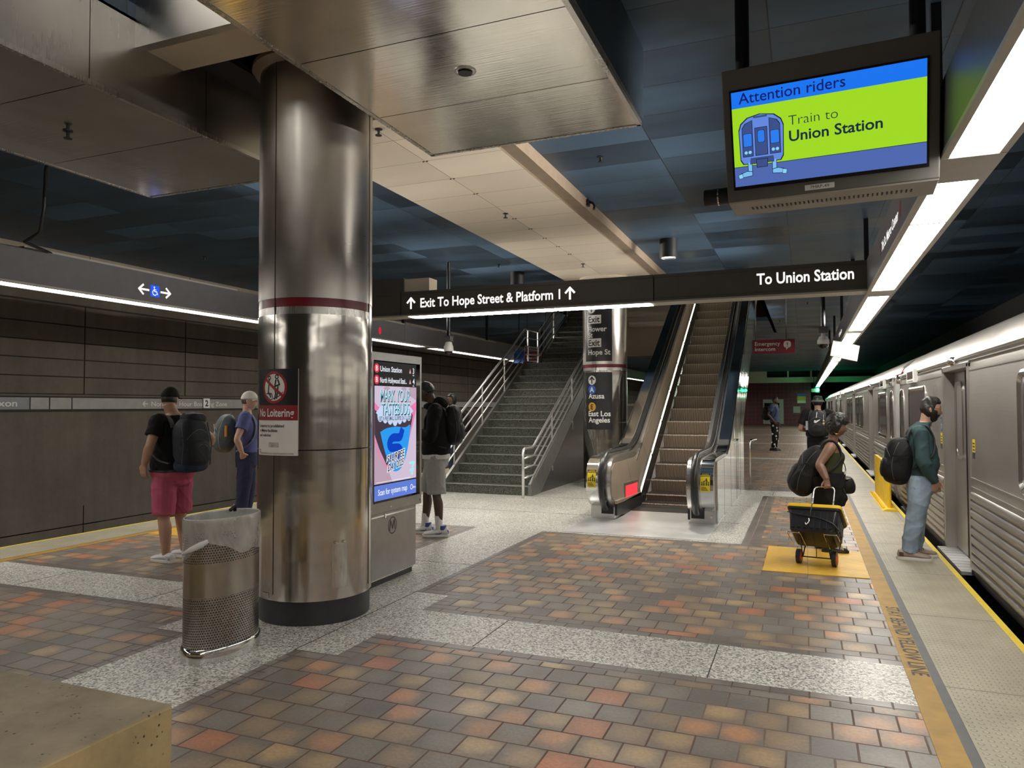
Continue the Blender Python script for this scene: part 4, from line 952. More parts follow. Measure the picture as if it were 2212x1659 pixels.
# ================================================================== ESCALATOR
es = thing('escalator', 'stainless escalator with brown ribbed steps and black handrails', 'escalator', (-1.965, 10.0, 0))
EX = -1.965; SL = .595
def L(mb): mb.v = [(a-EX, b-10.0, c) for a, b, c in mb.v]; return mb
def zdeck(y): return .86 if y < 11.15 else (.86+.30*(y-11.15)**2 if y < 12.05-.0 else 1.103+SL*(y-12.05))
YE = 20.0
front = [(9.96, .19), (9.80, .28), (9.72, .42), (9.70, .56), (9.74, .70), (9.83, .80), (9.98, .85), (10.2, .86)]
topc = front+[(11.0, .86)]+[(y, zdeck(y)-.005) for y in (11.2, 11.4, 11.6, 11.8, 12.05)]+[(YE, zdeck(YE))]
def side(x0, x1, out):
    poly = [(9.98, 0.0), (9.98, .19)]+topc+[(YE, zdeck(YE)-1.15), (14.5, 1.28), (14.5, 0)]
    return L(MB().prism(poly, 'x', x0, x1))
side(-2.81, -2.49, -1).build('balustrade', M['esc'], es, 35); side(-1.44, -1.12, 1).build('balustrade', M['esc'], es, 35)
# polished newel caps and outer decks, following the balustrade edge
def band(x0, x1, th, name, m, pts, z0=0):
    a = [Vector((0, y, z)) for y, z in pts]; rings = []
    for i, p in enumerate(a):
        d = nrm(a[min(i+1, len(a)-1)]-a[max(i-1, 0)]); n = Vector((0, -d.z, d.y))
        rings.append([Vector((x0, *(p)[1:])), Vector((x1, *(p)[1:])), Vector((x1, *(p+n*th)[1:])), Vector((x0, *(p+n*th)[1:]))])
    return L(MB().loft(rings)).build(name, m, es, 50)
dense = spline(topc, 3)
for x0, x1 in ((-2.815, -2.655), (-1.275, -1.115)): band(x0, x1, .012, 'outer_deck', M['chrome'], dense)
for x0, x1 in ((-2.655, -2.615), (-2.545, -2.475), (-1.455, -1.385), (-1.315, -1.275)): band(x0, x1, .02, 'handrail_guide', M['esc'], dense)
# inner panels, skirt lights, skirts
for s, xi in ((1, -2.488), (-1, -1.442)):
    x0, x1 = (xi, xi+.006) if s > 0 else (xi-.006, xi)
    inn = [(9.98, .24), (9.84, .34), (9.79, .56), (9.84, .70), (10.0, .775), (11.05, .78)]+[(y, zdeck(y)-.085) for y in (11.3, 11.6, 11.9, 12.3)]+[(YE, zdeck(YE)-.085), (YE, .19+SL*(YE-11.5)), (11.5, .19)]
    L(MB().prism(inn, 'x', x0, x1)).build('inner_panel', M['bronze'], es)
    m_ = MB()
    for y in (10.75, 11.9, 13.6, 15.3, 17.0, 18.7): m_.prism([(y, zdeck(y)-.085), (y+.006, zdeck(y)-.085), (y+.36, .25+SL*(y+.36-11.5) if y > 11.3 else .30), (y+.354, .25+SL*(y+.354-11.5) if y > 11.3 else .30)], 'x', x0-.001, x1+.001)
    L(m_).build('panel_joint', M['comb'], es)
    xa, xb = (xi+.006, xi+.04) if s > 0 else (xi-.04, xi-.006)
    L(MB().prism([(11.5, .14), (11.5, .27), (YE, .27+SL*(YE-11.5)), (YE, .14+SL*(YE-11.5))], 'x', xa, xb)).build('skirt_channel', M['chrome'], es)
    y = 11.56
    while y < YE-.9:
        L(MB().prism([(y, .165+SL*(y-11.5)), (y, .235+SL*(y-11.5)), (y+.86, .235+SL*(y+.86-11.5)), (y+.86, .165+SL*(y+.86-11.5))], 'x', min(xa, xb)-.004, max(xa, xb)+.004)).build('skirt_light', M['skirt_light'], es); y += .93
    L(MB().prism([(9.98, .05), (9.98, .20), (11.5, .20), (YE, .20+SL*(YE-11.5)), (YE, -.2+SL*(YE-11.5)), (11.5, -.2), (10.6, 0)], 'x', xa, xb)).build('skirt_panel', M['black_plastic'], es)
    L(MB().prism([(9.98, .21), (11.5, .165), (11.5, .205), (9.98, .255)], 'x', xa-.0, xb+.0)).build('skirt_trim', M['bronze'], es)
L(MB().prism([(10.5, .215), (11.42, .185), (11.46, .42), (10.5, .45)], 'x', -2.482, -2.468)).build('indicator_frame', M['steel'], es)
L(MB().prism([(10.60, .235), (11.36, .21), (11.40, .375), (10.60, .40)], 'x', -2.470, -2.464)).build('red_indicator', M['red_light'], es)
# handrails
hr = [(9.86, .15), (9.76, .21), (9.66, .33), (9.615, .50), (9.625, .68), (9.72, .83), (9.88, .915), (10.08, .935), (10.6, .935), (11.0, .935)]+[(y, zdeck(y)+.075) for y in (11.25, 11.5, 11.75, 12.05, 13)]+[(YE, zdeck(YE)+.075)]
hrd = spline(hr, 4)
for x in (-2.58, -1.35): L(MB().tube([(x, y, z) for y, z in hrd], .042, 12, flat=.025, ref=(0, -1, 0))).build('handrail', M['black_rubber'], es, 180)
for x0, x1 in ((-2.80, -2.48), (-1.45, -1.125)):
    L(MB().box(x0, x1, 9.96, 10.6, 0, .185)).build('newel_base', M['esc'], es, bev=.005)
    xm = (x0+x1)/2+(.06 if x0 < -2 else -.06)
    L(MB().box(xm-.085, xm+.085, 9.945, 9.97, .075, .19)).build('handrail_inlet', M['black_plastic'], es)
L(MB().cyl((-1.17, 9.945, .10), (-1.17, 9.965, .10), .016, 14)).build('stop_button', M['chrome'], es)
fz = [z for y, z in dense if y < 10]; fy = [y for y, z in dense if y < 10]
def face_y(z): return float(np.interp(z, fz, fy))
for x, w in ((-2.735, .12), (-1.215, .12)):
    def fm(d, x=x): return lambda u, v: Vector((x+u, face_y(.46+v)-.0125-d, .46+v))
    q = MB()
    for i in range(9): rect(q, -w/2, w/2, .24*i/9, .24*(i+1)/9, fm(.001))
    cp = L(q).build('caution_label', M['warn'], es); q = MB(); k = fm(.0025)
    rect(q, -w/2, w/2, .215, .24, k)
    for i, (dx, h) in enumerate(((-.04, .03), (-.015, .042), (.015, .075), (.042, .03))):
        rect(q, dx-.008, dx+.008, .085, .085+h*.5, k); rect(q, dx-.006, dx+.006, .085+h*.5, .085+h, k); disc(q, (dx, .095+h), .008, k, 10)
    stroke(q, [(-.015, .125), (.015, .168), (.042, .12)], .006, k)
    for i in range(3): rect(q, -w*.42, w*.1+.012*i, .056-.018*i, .064-.018*i, k)
    L(q).build('print', M['ink'], cp); q = MB(); k = fm(.004); text(q, 'CAUTION', .014, lambda u, v, k=k: k(u, v+.2205), w=.085, align='c'); L(q).build('lettering', M['warn'], cp)
k = lambda u, v: Vector((-1.22+u, face_y(v)-.014, v)); q = MB(); rect(q, -.045, .03, .755, .785, k); rect(q, -.05, .05, .722, .74, k); L(q).build('notice_label', M['white_paint'], es)
# outer cladding of mirror steel on the right
cl = MB(); cl.prism([(10.02, 0), (10.02, .83)]+[(y, zdeck(y)-.03) for y in (11.1, 11.4, 11.7, 12.05)]+[(YE, zdeck(YE)-.03), (YE, zdeck(YE)-1.2), (14.5, 1.22), (14.5, 0)], 'x', -1.118, -1.095)
L(cl).build('side_cladding', M['mirror'], es)
g = MB()
for y in (10.9, 11.9, 12.9, 13.7): g.box(-1.096, -1.0935, y, y+.004, 0, zdeck(y)-.05)
L(g).build('cladding_joint', M['comb'], es)
L(MB().prism([(10.02, 0), (10.02, .83), (11.7, .95), (14.5, 2.5), (14.5, 0)], 'x', -2.835, -2.812)).build('side_cladding', M['mirror'], es)
# steps
nose = [(11.30, .004), (11.62, .03), (11.98, .135), (12.36, .335)]
y = 12.36
while y < 19.4: y += .40; nose.append((y, nose[-1][1]+.238))
for i, (y, z) in enumerate(nose):
    b_ = MB(); zb = nose[i-1][1] if i else -.05
    b_.box(-2.445, -1.485, y, y+.43, z-.03, z, 1); pts = [(y, z), (y-.012, z-.02), (y+.012, z-.55*(z-zb)), (y+.035, zb-.02), (y+.06, zb-.02), (y+.06, z)]
    b_.prism(pts, 'x', -2.445, -1.485, 0); L(b_).build('step', [M['riser'], M['comb']], es)
L(MB().box(-2.46, -1.47, 10.85, 11.32, -.02, .006)).build('comb_plate', M['comb'], es)
lp = MB().box(-2.86, -1.09, 8.76, 10.9, -.02, .005).build('landing_plate', M['alu'], es); lp.data.transform(Matrix.Translation((-EX, -10, 0)))
# guard post by the right side of the escalator
gp = thing('guard_rail', 'short bent chrome rail post right of the escalator side', 'rail', (-.98, 14.45, 0))
MB().tube([(0, 0, 0), (0, 0, .84), (.01, .02, .90), (.06, .10, .92), (.10, .2, .92), (.0, .26, .92)], .02, 10).build('bent_tube', M['chrome'], gp, 180)

# ================================================================== STAIRS
st = thing('staircase', 'dark granite staircase with chrome rails rising to the exit', 'staircase', (-5.35, 12.04, 0))
def L(mb): mb.v = [(a+5.35, b-12.04, c) for a, b, c in mb.v]; return mb
SX0, SX1 = -6.18, -4.53; R_, T_ = .1625, .28
def add_step(y, z, d):
    L(MB().box(SX0, SX1, y, y+d, z-R_, z-.03, 0).box(SX0, SX1, y-.012, y+d, z-.03, z, 1).box(SX0, SX1, y-.014, y+.03, z-.006, z+.002, 2)).build('step', [M['granite_dark'], M['granite_dark'], M['nosing']], st)
y, z = 12.04, R_; flights = []
for i in range(16): add_step(y, z, T_ if i < 15 else 1.05); y += T_; z += R_
yl2 = y-T_+1.05; z2 = z-R_
for i in range(15): add_step(yl2+i*T_, z2+R_*(i+1), T_)
YT = yl2+14*T_; ZT = z2+15*R_
L(MB().box(SX0-.1, SX1+.1, YT+.2, YT+5, ZT-.3, ZT)).build('upper_landing', M['granite_dark'], st)
SLP = R_/T_
def nose_z(y): return min(R_+SLP*(y-12.04), 2.6) if y < yl2 else 2.6+SLP*(y-yl2)+R_
stp = [(11.98, 0), (11.98, .20), (12.04+15*T_, 2.66), (yl2-.1, 2.66), (YT, ZT+.06), (YT+1, ZT+.06), (YT+1, ZT-.3), (YT, ZT-.3), (yl2+.15, 2.36), (16.1, 2.33), (12.45, 0)]
for x0, x1 in ((SX0-.05, SX0), (SX1, SX1+.06)): L(MB().prism(stp, 'x', x0, x1)).build('stringer', M['stringer'], st)
sw = [(12.5, 0), (16.0, 2.18), (17.4, 2.22), (17.4, 0)]
L(MB().prism(sw, 'x', SX1+.005, SX1+.04)).build('side_panel', P('side_panel_dark', (.10, .10, .098), .2, .85, var=.15), st)
def rails(x, pts, posts, name, drop=(0, .21, .42, .63)):
    rp = None
    b_ = MB(); b_.tube(pts[0], .024, 10); r0 = L(b_).build(name, M['rail'], st, 180)
    for k in range(1, len(pts)): L(MB().tube(pts[k], .016, 8)).build('lower_rail', M['rail'], r0, 180)
    for (px, py, z0, z1) in posts: L(MB().cyl((px, py, z0), (px, py, z1), .017, 10)).build('post', M['rail'], r0, 60)
    return r0
xl = SX0-.03; lz = lambda y: 1.24+.559*(y-12.37)
PLs = []
for k, d in enumerate((0, .20, .40, .60)):
    PLs.append([(xl, 11.75+.0*k, lz(11.75)-d), (xl, 16.27, lz(16.27)-d), (xl, 17.24, 3.44-d), (xl, 20.2, 3.44-d+.57*2.96)])
rails(xl, PLs, [(xl, py, pz, pt) for py, pz, pt in ((12.45, .2, lz(12.45)), (13.75, 1.05, lz(13.75)), (14.95, 1.8, lz(14.95)), (16.45, 2.6, 3.42), (17.15, 2.6, 3.43), (18.4, 3.35, 4.09), (19.6, 4.0, 4.77))], 'handrail')
xr = SX1+.03; rz = lambda y: .84+.578*(y-12.15)
PRs = [[(xr, 11.66, 0), (xr, 11.66, .78), (xr, 11.70, .83), (xr, 11.78, .845), (xr, 12.1, .845), (xr, 12.2, .87), (xr, 16.3, rz(16.3)), (xr, 17.2, rz(16.3)), (xr, 20.2, rz(16.3)+1.7)]]
for d in (.17, .34, .51): PRs.append([(xr, 11.68, .845-d), (xr, 12.08, .845-d+.02), (xr, 12.2, .87-d), (xr, 16.3, rz(16.3)-d), (xr, 17.2, rz(16.3)-d), (xr, 20.2, rz(16.3)+1.7-d)])
rails(xr, PRs, [(xr, py, pz, rz(py)) for py, pz in ((13.2, .35), (14.5, 1.1), (15.8, 1.9))], 'handrail')

# ================================================================== TRAIN
TXF = 1.45
def yprism(mb, poly, y0, y1, mi=0): return mb.prism(poly, 'y', y0, y1, mi)
sect = [(1.52, -.12), (1.455, -.02), (TXF, .0), (TXF, 1.90), (1.46, 2.0), (1.50, 2.10), (1.56, 2.20), (1.70, 2.335), (1.9, 2.44), (2.2, 2.52), (3.0, 2.57), (3.8, 2.52), (4.15, 2.40), (4.4, 2.2), (4.5, 1.9), (4.5, -.12)]
sect_low = [(1.62, -.12), (1.60, 0), (1.60, 1.955), (TXF, 1.96), (1.46, 2.0), (1.50, 2.10)]+sect[6:]
CLEN = 23.2
def car(label):
    """a car with its near end (towards +y) at local y = 0, running to -CLEN"""
    c = thing('train_car', label, 'train', (0, 0, 0), group='cars of the silver train')
    dc = [-5.19, -11.6, -CLEN+5.19]; hw = .655
    ed = [-CLEN+.42]+sorted(sum([[d-hw, d+hw] for d in dc], []))+[-.42]
    b = MB()
    for i in range(len(ed)-1):
        yprism(b, sect if i % 2 == 0 else sect_low, ed[i], ed[i+1])
    b.build('body_shell', M['train'], c, 30)
    MB().tube([(1.455, -CLEN+.42, 2.055), (1.455, -.42, 2.055)], .018, 8).build('gutter', M['train_roof'], c, 180)
    MB().box(TXF-.006, TXF+.01, -CLEN+.42, -.42, 2.0, 2.01).build('belt_rail', M['train'], c)
    for i in range(0, len(ed)-1, 2):
        for z in (1.905, .885, .80): MB().box(TXF-.006, TXF+.01, ed[i]+.06 if i else ed[i], ed[i+1]-.06, z, z+.012).build('belt_rail', M['train'], c)
    for i in range(0, len(ed)-1, 2):
        f = MB(); n = 9; z0 = 0.02; pz = .083
        for k in range(n):
            z = z0+k*pz
            f.prism([(TXF+.002, z), (TXF-.014, z+.012), (TXF-.024, z+pz*.45), (TXF-.014, z+pz*.82), (TXF+.002, z+pz*.95)], 'y', ed[i]+.06, ed[i+1]-.06)
        f.build('fluted_panel', M['train'], c, 50)
    for e in (0, 1):
        y0, y1 = ((-.42, 0) if e == 0 else (-CLEN, -CLEN+.42))
        s2 = [(1.5, -.12), (1.47, 0), (1.47, 1.9), (1.52, 2.1), (1.62, 2.22), (1.8, 2.33), (2.2, 2.42), (3.8, 2.42), (4.3, 2.2), (4.45, 1.9), (4.45, -.12)]
        ec = yprism(MB(), s2, y0, y1).build('end_cap', P('cab_end_grey', (.42, .43, .42), .35, var=.06) if 'cab' not in M else M['cab'], c, 30, bev=.02)
        M['cab'] = ec.data.materials[0]
        MB().prism([(1.472, 2.10), (1.515, 2.19), (1.525, 2.18), (1.48, 2.09)], 'y', y0, y1).build('red_stripe', M['red_light2'], c)
    def wins(y0, y1, z0=.93, z1=1.835, r=.11, nm='window'):
        w = thing('window', None, None); w.parent = c
        pts = rrect_pts(y0, y1, z0, z1, r, 6); pi_ = rrect_pts(y0+.055, y1-.055, z0+.055, z1-.055, r*.6, 6); pm_ = rrect_pts(y0+.02, y1-.02, z0+.02, z1-.02, r*.85, 6)
        fr = MB(); n = len(pts)
        fr.loft([[(TXF+.01, a, b_) for a, b_ in pts], [(TXF-.012, a, b_) for a, b_ in pts], [(TXF-.022, a, b_) for a, b_ in pm_], [(TXF-.004, a, b_) for a, b_ in pi_], [(TXF+.01, a, b_) for a, b_ in pi_]], 0, cap=False)
        bpy.data.objects.remove(w)
        fo = fr.build(nm, M['frame'], c, 50)
        MB().prism(pi_, 'x', TXF-.003, TXF+.004).build('pane', M['glass'], fo)
        return fo
    for s in (0, 1):
        Y = (lambda y: -y) if s == 0 else (lambda y: -CLEN+y)
        def span(a, b_): return tuple(sorted((Y(a), Y(b_))))
        wins(*span(1.62, 3.2)); wins(*span(.52, .98), .86, 1.84, .2, 'cab_door_window')
        y0, y1 = span(1.72, 2.48); db = MB().box(TXF-.05, TXF+.01, y0, y1, 1.895, 2.085).build('destination_display', M['white_paint'], c, bev=.006)
        MB().box(TXF-.053, TXF-.049, y0+.09, y1-.09, 1.95, 2.055).build('display_pane', P('display_brown', (.07, .035, .025), .15) if 'dispb' not in M else M['dispb'], db)
        g = MB()
        for k in range(7): g.box(TXF-.0525, TXF-.05, y0+.09+k*.085, y0+.13+k*.085, 1.91, 1.925)
        g.build('vent', M['ink'], db)
        yy = Y(.55); lm = MB().cyl((TXF, yy, 1.98), (TXF-.05, yy, 1.98), .06, 20).cyl((TXF-.05, yy, 1.98), (TXF-.06, yy, 1.98), .045, 20).box(TXF-.02, TXF+.01, yy-.07 if s else yy-.14, yy+.14 if s else yy+.07, 1.92, 2.03).build('horn_speaker', M['frame'], c, 40)
    for a, b_ in ((-9.2, -7.62), (-10.85+.02, -9.28)): wins(a+.02 if False else a, b_)
    for a, b_ in ((-CLEN+7.62, -CLEN+9.2), (-CLEN+9.28, -CLEN+10.83)): wins(a, b_)
    for d in dc:
        fr = MB()
        for sgn in (-1, 1): fr.box(TXF-.018, 1.62, d+sgn*hw-.05, d+sgn*hw+.05, -.02, 1.98) if False else fr.box(TXF-.014, 1.60, min(d+sgn*(hw-.02), d+sgn*(hw+.055)), max(d+sgn*(hw-.02), d+sgn*(hw+.055)), -.02, 1.99)
        fr.box(TXF-.014, 1.60, d-hw-.055, d+hw+.055, 1.94, 2.0)
        df = fr.build('door_frame', M['train_dark'], c, bev=.008)
        for sgn in (-1, 1):
            a, b_ = sorted((d, d+sgn*hw)); lf = MB().box(1.545, 1.59, a+.004, b_-.004, .01, 1.95).build('door_leaf', M['train_dark'], c, bev=.004)
            pts = rrect_pts(a+.15, b_-.12, 1.0, 1.83, .09, 6); pi_ = rrect_pts(a+.185, b_-.155, 1.035, 1.795, .07, 6); fr = MB()
            fr.loft([[(1.546, q, w) for q, w in pts], [(1.53, q, w) for q, w in pts], [(1.537, q, w) for q, w in pi_], [(1.548, q, w) for q, w in pi_]], 0, cap=False)
            fo = fr.build('door_window', M['frame'], lf, 50); MB().prism(pi_, 'x', 1.5405, 1.548).build('pane', M['glass'], fo) if False else MB().prism(pi_, 'x', 1.5405, 1.5445).build('door_pane', M['glass'], lf)
            MB().box(1.538, 1.546, d+sgn*.012-.006, d+sgn*.012+.006, .01, 1.95).build('rubber_edge', M['black_rubber'], lf)
        th_ = MB().box(1.355, 1.60, d-hw-.02, d+hw+.02, -.035, -.002).build('threshold', M['alu'], c); g = MB()
        for k in range(9): g.box(1.36, 1.59, d-hw+.06+k*.147, d-hw+.066+k*.147, -.003, -.001)
        g.build('tread_line', M['comb'], th_)
        lm = MB().lathe([(.05, 0), (.05, .03), (.025, .06)], n=18); lm.v = [(TXF-.0-z, d+.02+x, 2.03+y) for x, y, z in lm.v]; lm.build('door_lamp', M['frame'], c, 40)
    for k, dy in ((0, -5.19-hw-.19), (1, -5.19+hw+.22)):
        pm = plane_map((TXF-.0012, dy, 1.08), (0, -1, 0), (0, 0, 1))
        q = MB(); rect(q, -.06, .06, .06, .18, pm); st_ = q.build('door_sticker', M['warn'], c)
        q = MB(); 
        for j in range(3): rect(q, -.04, .04, .075+.03*j, .088+.03*j, lift(pm, (-.0008, 0, 0)))
        for j in range(3): rect(q, -.055+.04*j, -.03+.04*j, 0, .055, lift(pm, (-.0008, 0, 0)))
        q.build('sticker_print', M['ink'], st_)
        if k == 1:
            q = MB(); rect(q, -.06, .06, .20, .36, pm); w_ = q.build('wheelchair_sticker', M['slate_blue'], c)
            q = MB(); p2 = lift(pm, (-.0008, 0, 0)); disc(q, (0, .33), .012, p2, 12); stroke(q, [(0, .315), (.005, .28), (.03, .275), (.04, .24)], .012, p2); ring(q, (-.005, .255), .022, .031, p2, 20); q.build('symbol', M['white_paint'], w_)
    pm = plane_map((TXF-.0012, -3.93, 1.66), (0, -1, 0), (0, 0, 1)); q = MB(); ring(q, (0, 0), .15, .165, pm, 40)
    for sg in (-1, 1): stroke(q, [(sg*.09, -.11), (sg*.07, .10)], .022, pm)
    stroke(q, [(-.07, .1), (0, -.06), (.07, .1)], .022, pm); q.build('round_emblem', M['emblem'], c)
    MB().box(1.60, 4.4, -CLEN+.6, -.6, -1.0, -.12).build('underframe', M['void'], c)
    MB().box(1.47, 4.4, -1.2, -.05, -.6, -.12).build('coupler_skirt', M['train_dark'], c)
    return c
M['red_light2'] = P('train_red', (.45, .03, .05), .35); M['slate_blue'] = P('sticker_blue', (.045, .075, .16), .4); M['emblem'] = P('etched_emblem', (.22, .21, .20), .45)
M['dispb'] = P('display_brown', (.07, .035, .025), .15)
car1 = car('nearest silver train car, behind the person in the teal sweater'); car1.location = (0, 13.92, 0)
car2 = copy_tree(car1); car2.location = (0, 13.93+CLEN, 0); car2['label'] = 'second silver train car, beyond the yellow barrier posts'
car3 = copy_tree(car1); car3.location = (0, 13.94+2*CLEN, 0); car3['label'] = 'farthest silver train car, tinted green near the signal'

# ================================================================== CART, TOTE
ax0 = Vector((.085, 7.82, .078)); eh = Vector((.11, .57, .82)).normalized(); ex = Vector((.975, -.22, .0)); ex = (ex-eh*ex.dot(eh)).normalized(); edn = ex.cross(eh).normalized()
if edn.z > 0: edn = -edn       # away from the viewer and down
def CP(a, h, d): return ax0+ex*a+eh*h+edn*d
ct = thing('hand_cart', 'folding wire hand cart with red-hubbed wheels, pulled by the person in olive top', 'cart', (.085, 7.82, 0))
def L(mb): mb.v = [(a-.085, b-7.82, c) for a, b, c in mb.v]; return mb
for sgn in (-1, 1):
    w = CP(sgn*.165, 0, 0)
    L(MB().cyl(w-ex*.02, w+ex*.02, .072, 28)).build('wheel', M['black_rubber'], ct, 40)
    L(MB().cyl(w-ex*.023, w+ex*.023, .046, 20)).build('hub', P('red_hub', (.62, .02, .02), .4), ct, 40)
b_ = MB().tube([CP(-.165, 0, 0), CP(.165, 0, 0)], .006, 8)
for sgn in (-1, 1):
    b_.tube([CP(sgn*.13, 0, .0), CP(sgn*.12, .16, .02), CP(sgn*.12, .60, .02)], .007, 8); b_.tube([CP(sgn*.13, 0, 0), CP(sgn*.12, .13, -.30)], .006, 8)
for h in (.16, .4, .56): b_.tube([CP(-.12, h, .02), CP(.12, h, .02)], .006, 8)
L(b_).build('frame', M['black_plastic'], ct, 60)
b_ = MB()
for s in (-1, 1): b_.tube(spline([CP(s*.17-.06, .115, .02), CP(s*.17-.06, .105, -.28), CP(s*.17-.04, .10, -.315), CP(s*.17+.04, .10, -.315), CP(s*.17+.06, .105, -.28), CP(s*.17+.06, .115, .02)], 4), .0055, 8)
L(b_).build('toe_loop', M['chrome'], ct, 180)
hand_c = CP(.0, 1.0, .02)
L(MB().tube([CP(-.10, .42, .02), CP(-.10, .765, .02), CP(-.09, .795, .02), CP(-.06, .81, .02), CP(.06, .81, .02), CP(.09, .795, .02), CP(.10, .765, .02), CP(.10, .42, .02)], .008, 10)).build('pull_handle', M['chrome'], ct, 180)
to = thing('storage_tote', 'black ribbed plastic tote with a yellow lid strapped on the cart', 'box', (.085, 7.82, 0))
def rr(a, d0, d1, h): 
    dc_ = (d0+d1)/2; return [CP(u, h, dc_+v) for u, v in rrect_pts(-a, a, -(d1-d0)/2, (d1-d0)/2, .035, 4)]
TW = .237; tb = MB(); tb.loft([rr(TW-.05, -.315, -.0, .115), rr(TW-.03, -.33, .0, .14), rr(TW-.005, -.345, .005, .345)])
for i in range(7):
    u = -.174+i*.058; tb.obox(CP(u, .235, -.343), ex, eh, edn, .016, .09, .006)
for i in range(4): tb.obox(CP(TW-.012, .235, -.28+i*.07), ex, eh, edn, .006, .09, .018)
L(tb).build('tub', P('tote_black', (.018, .018, .021), .28, var=.1), to, 40)
L(MB().loft([rr(TW+.005, -.355, .015, .34), rr(TW+.012, -.362, .02, .35), rr(TW+.012, -.362, .02, .372)])).build('lip', M['black_plastic'], to, 40)
L(MB().loft([rr(TW+.016, -.366, .025, .362), rr(TW+.018, -.368, .027, .374), rr(TW+.014, -.364, .022, .396), rr(TW-.02, -.33, -.01, .40)])).build('lid', M['yellow_post'], to, 40)
cord = MB(); cord.tube([CP(0, .58, .0), CP(-.005, .41, -.30), CP(-.01, .395, -.372), CP(-.02, .30, -.362), CP(-.03, .20, -.352)], .005, 8)
cord.tube(spline([CP(-TW+.0, .30, -.36), CP(-.1, .27, -.362), CP(.05, .25, -.362), CP(.2, .19, -.358), CP(.26, .10, -.30), CP(.22, .05, -.1)], 5), .006, 8)
cord.tube([CP(-.03, .20, -.352), CP(.03, .02, -.2), CP(.0, 0, 0)], .004, 6)
L(cord).build('bungee_cord', M['black_rubber'], to, 180)
L(MB().tube(spline([CP(-.03, .24, -.365), CP(-.02, .20, -.375), CP(-.045, .165, -.37), CP(-.055, .19, -.365)], 4), .005, 8)).build('hook', M['chrome'], to, 180)

# ================================================================== PEOPLE
def skin_mat(name, c): return P(name, c, .5, var=.10, vs=14, **{'Subsurface Weight': 0.0})
def cloth(name, c, var=.16, vs=9, bump=.25, rough=.85): return P(name, c, rough, var=var, vs=vs, bump=bump, bs=45, bd=.006, **{'Specular IOR Level': .22})
def fold(p, amp, f=1.0, seed=0.0):
    x, y, z = p[:, 0]*f, p[:, 1]*f, p[:, 2]*f
    n = np.sin(19*z+7*x+4*np.sin(9*x+seed)+seed)*.5+np.sin(31*z-13*y+3*np.sin(11*y+5*z)+2.1*seed)*.3+np.sin(23*x+17*y+9*z+1.3*seed)*.35
    r = 1-np.abs(np.sin(13*z+6*x+3*np.sin(7*y+5*x+seed)+1.7*seed)); r2 = 1-np.abs(np.sin(17*z-9*y+3*np.sin(8*x+seed)+seed))
    return (n*.35+(r**3)*.55+(r2**3)*.45-.3)*amp
def remesh(mb, name, mat, parent, vox=.007, smooth=4, amp=0.0, f=1.0, seed=0.0, zfun=None):
    """fuse overlapping closed shapes of a builder into one continuous skin"""
    me = mb.mesh('tmp', mat); ob = bpy.data.objects.new('tmp', me); COL.objects.link(ob)
    r = ob.modifiers.new('r', 'REMESH'); r.mode = 'VOXEL'; r.voxel_size = vox
    if smooth:
        s = ob.modifiers.new('s', 'SMOOTH'); s.factor = .5; s.iterations = smooth
    dg = bpy.context.evaluated_depsgraph_get(); out = bpy.data.meshes.new_from_object(ob.evaluated_get(dg))
    bpy.data.objects.remove(ob); bpy.data.meshes.remove(me)
    n = len(out.vertices)
    if amp and n:
        co = np.empty(n*3, 'f'); out.vertices.foreach_get('co', co); no = np.empty(n*3, 'f'); out.vertices.foreach_get('normal', no)
        co = co.reshape(-1, 3); no = no.reshape(-1, 3); d = fold(co, amp, f, seed)
        if zfun is not None: d = d*zfun(co)
        co = co+no*d[:, None]; out.vertices.foreach_set('co', co.ravel().astype('f'))
    out.polygons.foreach_set('use_smooth', [True]*len(out.polygons)); out.materials.clear(); out.materials.append(mat)
    out.polygons.foreach_set('material_index', [0]*len(out.polygons)); out.update()
    o = bpy.data.objects.new(name, out); COL.objects.link(o); o.parent = parent
    return o
def g_(x, s): return math.exp(-(x/s)**2)
def head_pt(d, chin=1.0):
    """surface point of a head for a unit direction (x right, y forward, z up)"""
    x, y, z = .0745*d[0], .098*d[1], .118*d[2]
    if z < 0:
        t = min(1, -z/.118); x *= 1-.32*t**1.6; y = y*(1-.42*t) if y < 0 else y*(1-.10*t*t)
    if y > 0:
        y = min(y, .086+.25*max(0, y-.086)); fr = smoothstep(.035, .07, y)
        nz = g_(x, .0115)*(.027*smoothstep(.03, -.03, z)*smoothstep(-.052, -.036, z)); y += nz*fr
        y -= .010*g_(abs(x)-.031, .014)*g_(z-.014, .012)*fr
        y += .004*g_(abs(x)-.028, .02)*g_(z-.034, .008)*fr
        y += .006*g_(x, .02)*g_(z+.066, .007)*fr+.005*g_(x, .018)*g_(z+.079, .007)*fr-.003*g_(x, .02)*g_(z+.073, .003)*fr
        y += .010*g_(x, .022)*g_(z+.104, .014)*fr*chin
        y += .004*g_(abs(x)-.045, .018)*g_(z+.025, .02)*fr
    return Vector((x, y, z))
def sphere_dirs(n=40, m=30):
    rows = []
    for i in range(m+1):
        t = -PI/2+PI*max(.004, min(.996, i/m)); rows.append([(math.cos(t)*math.cos(2*PI*j/n), math.cos(t)*math.sin(2*PI*j/n), math.sin(t)) for j in range(n)])
    return rows
def head_shell(fn, MX, n=56, m=40):
    b = MB(); b.loft([[MX @ fn(Vector(d)) for d in r] for r in sphere_dirs(n, m)]); return b
def frame_of(yaw, pitch, roll=0.0):
    return Matrix.Rotation(-yaw, 4, 'Z') @ Matrix.Rotation(pitch, 4, 'X') @ Matrix.Rotation(roll, 4, 'Y')
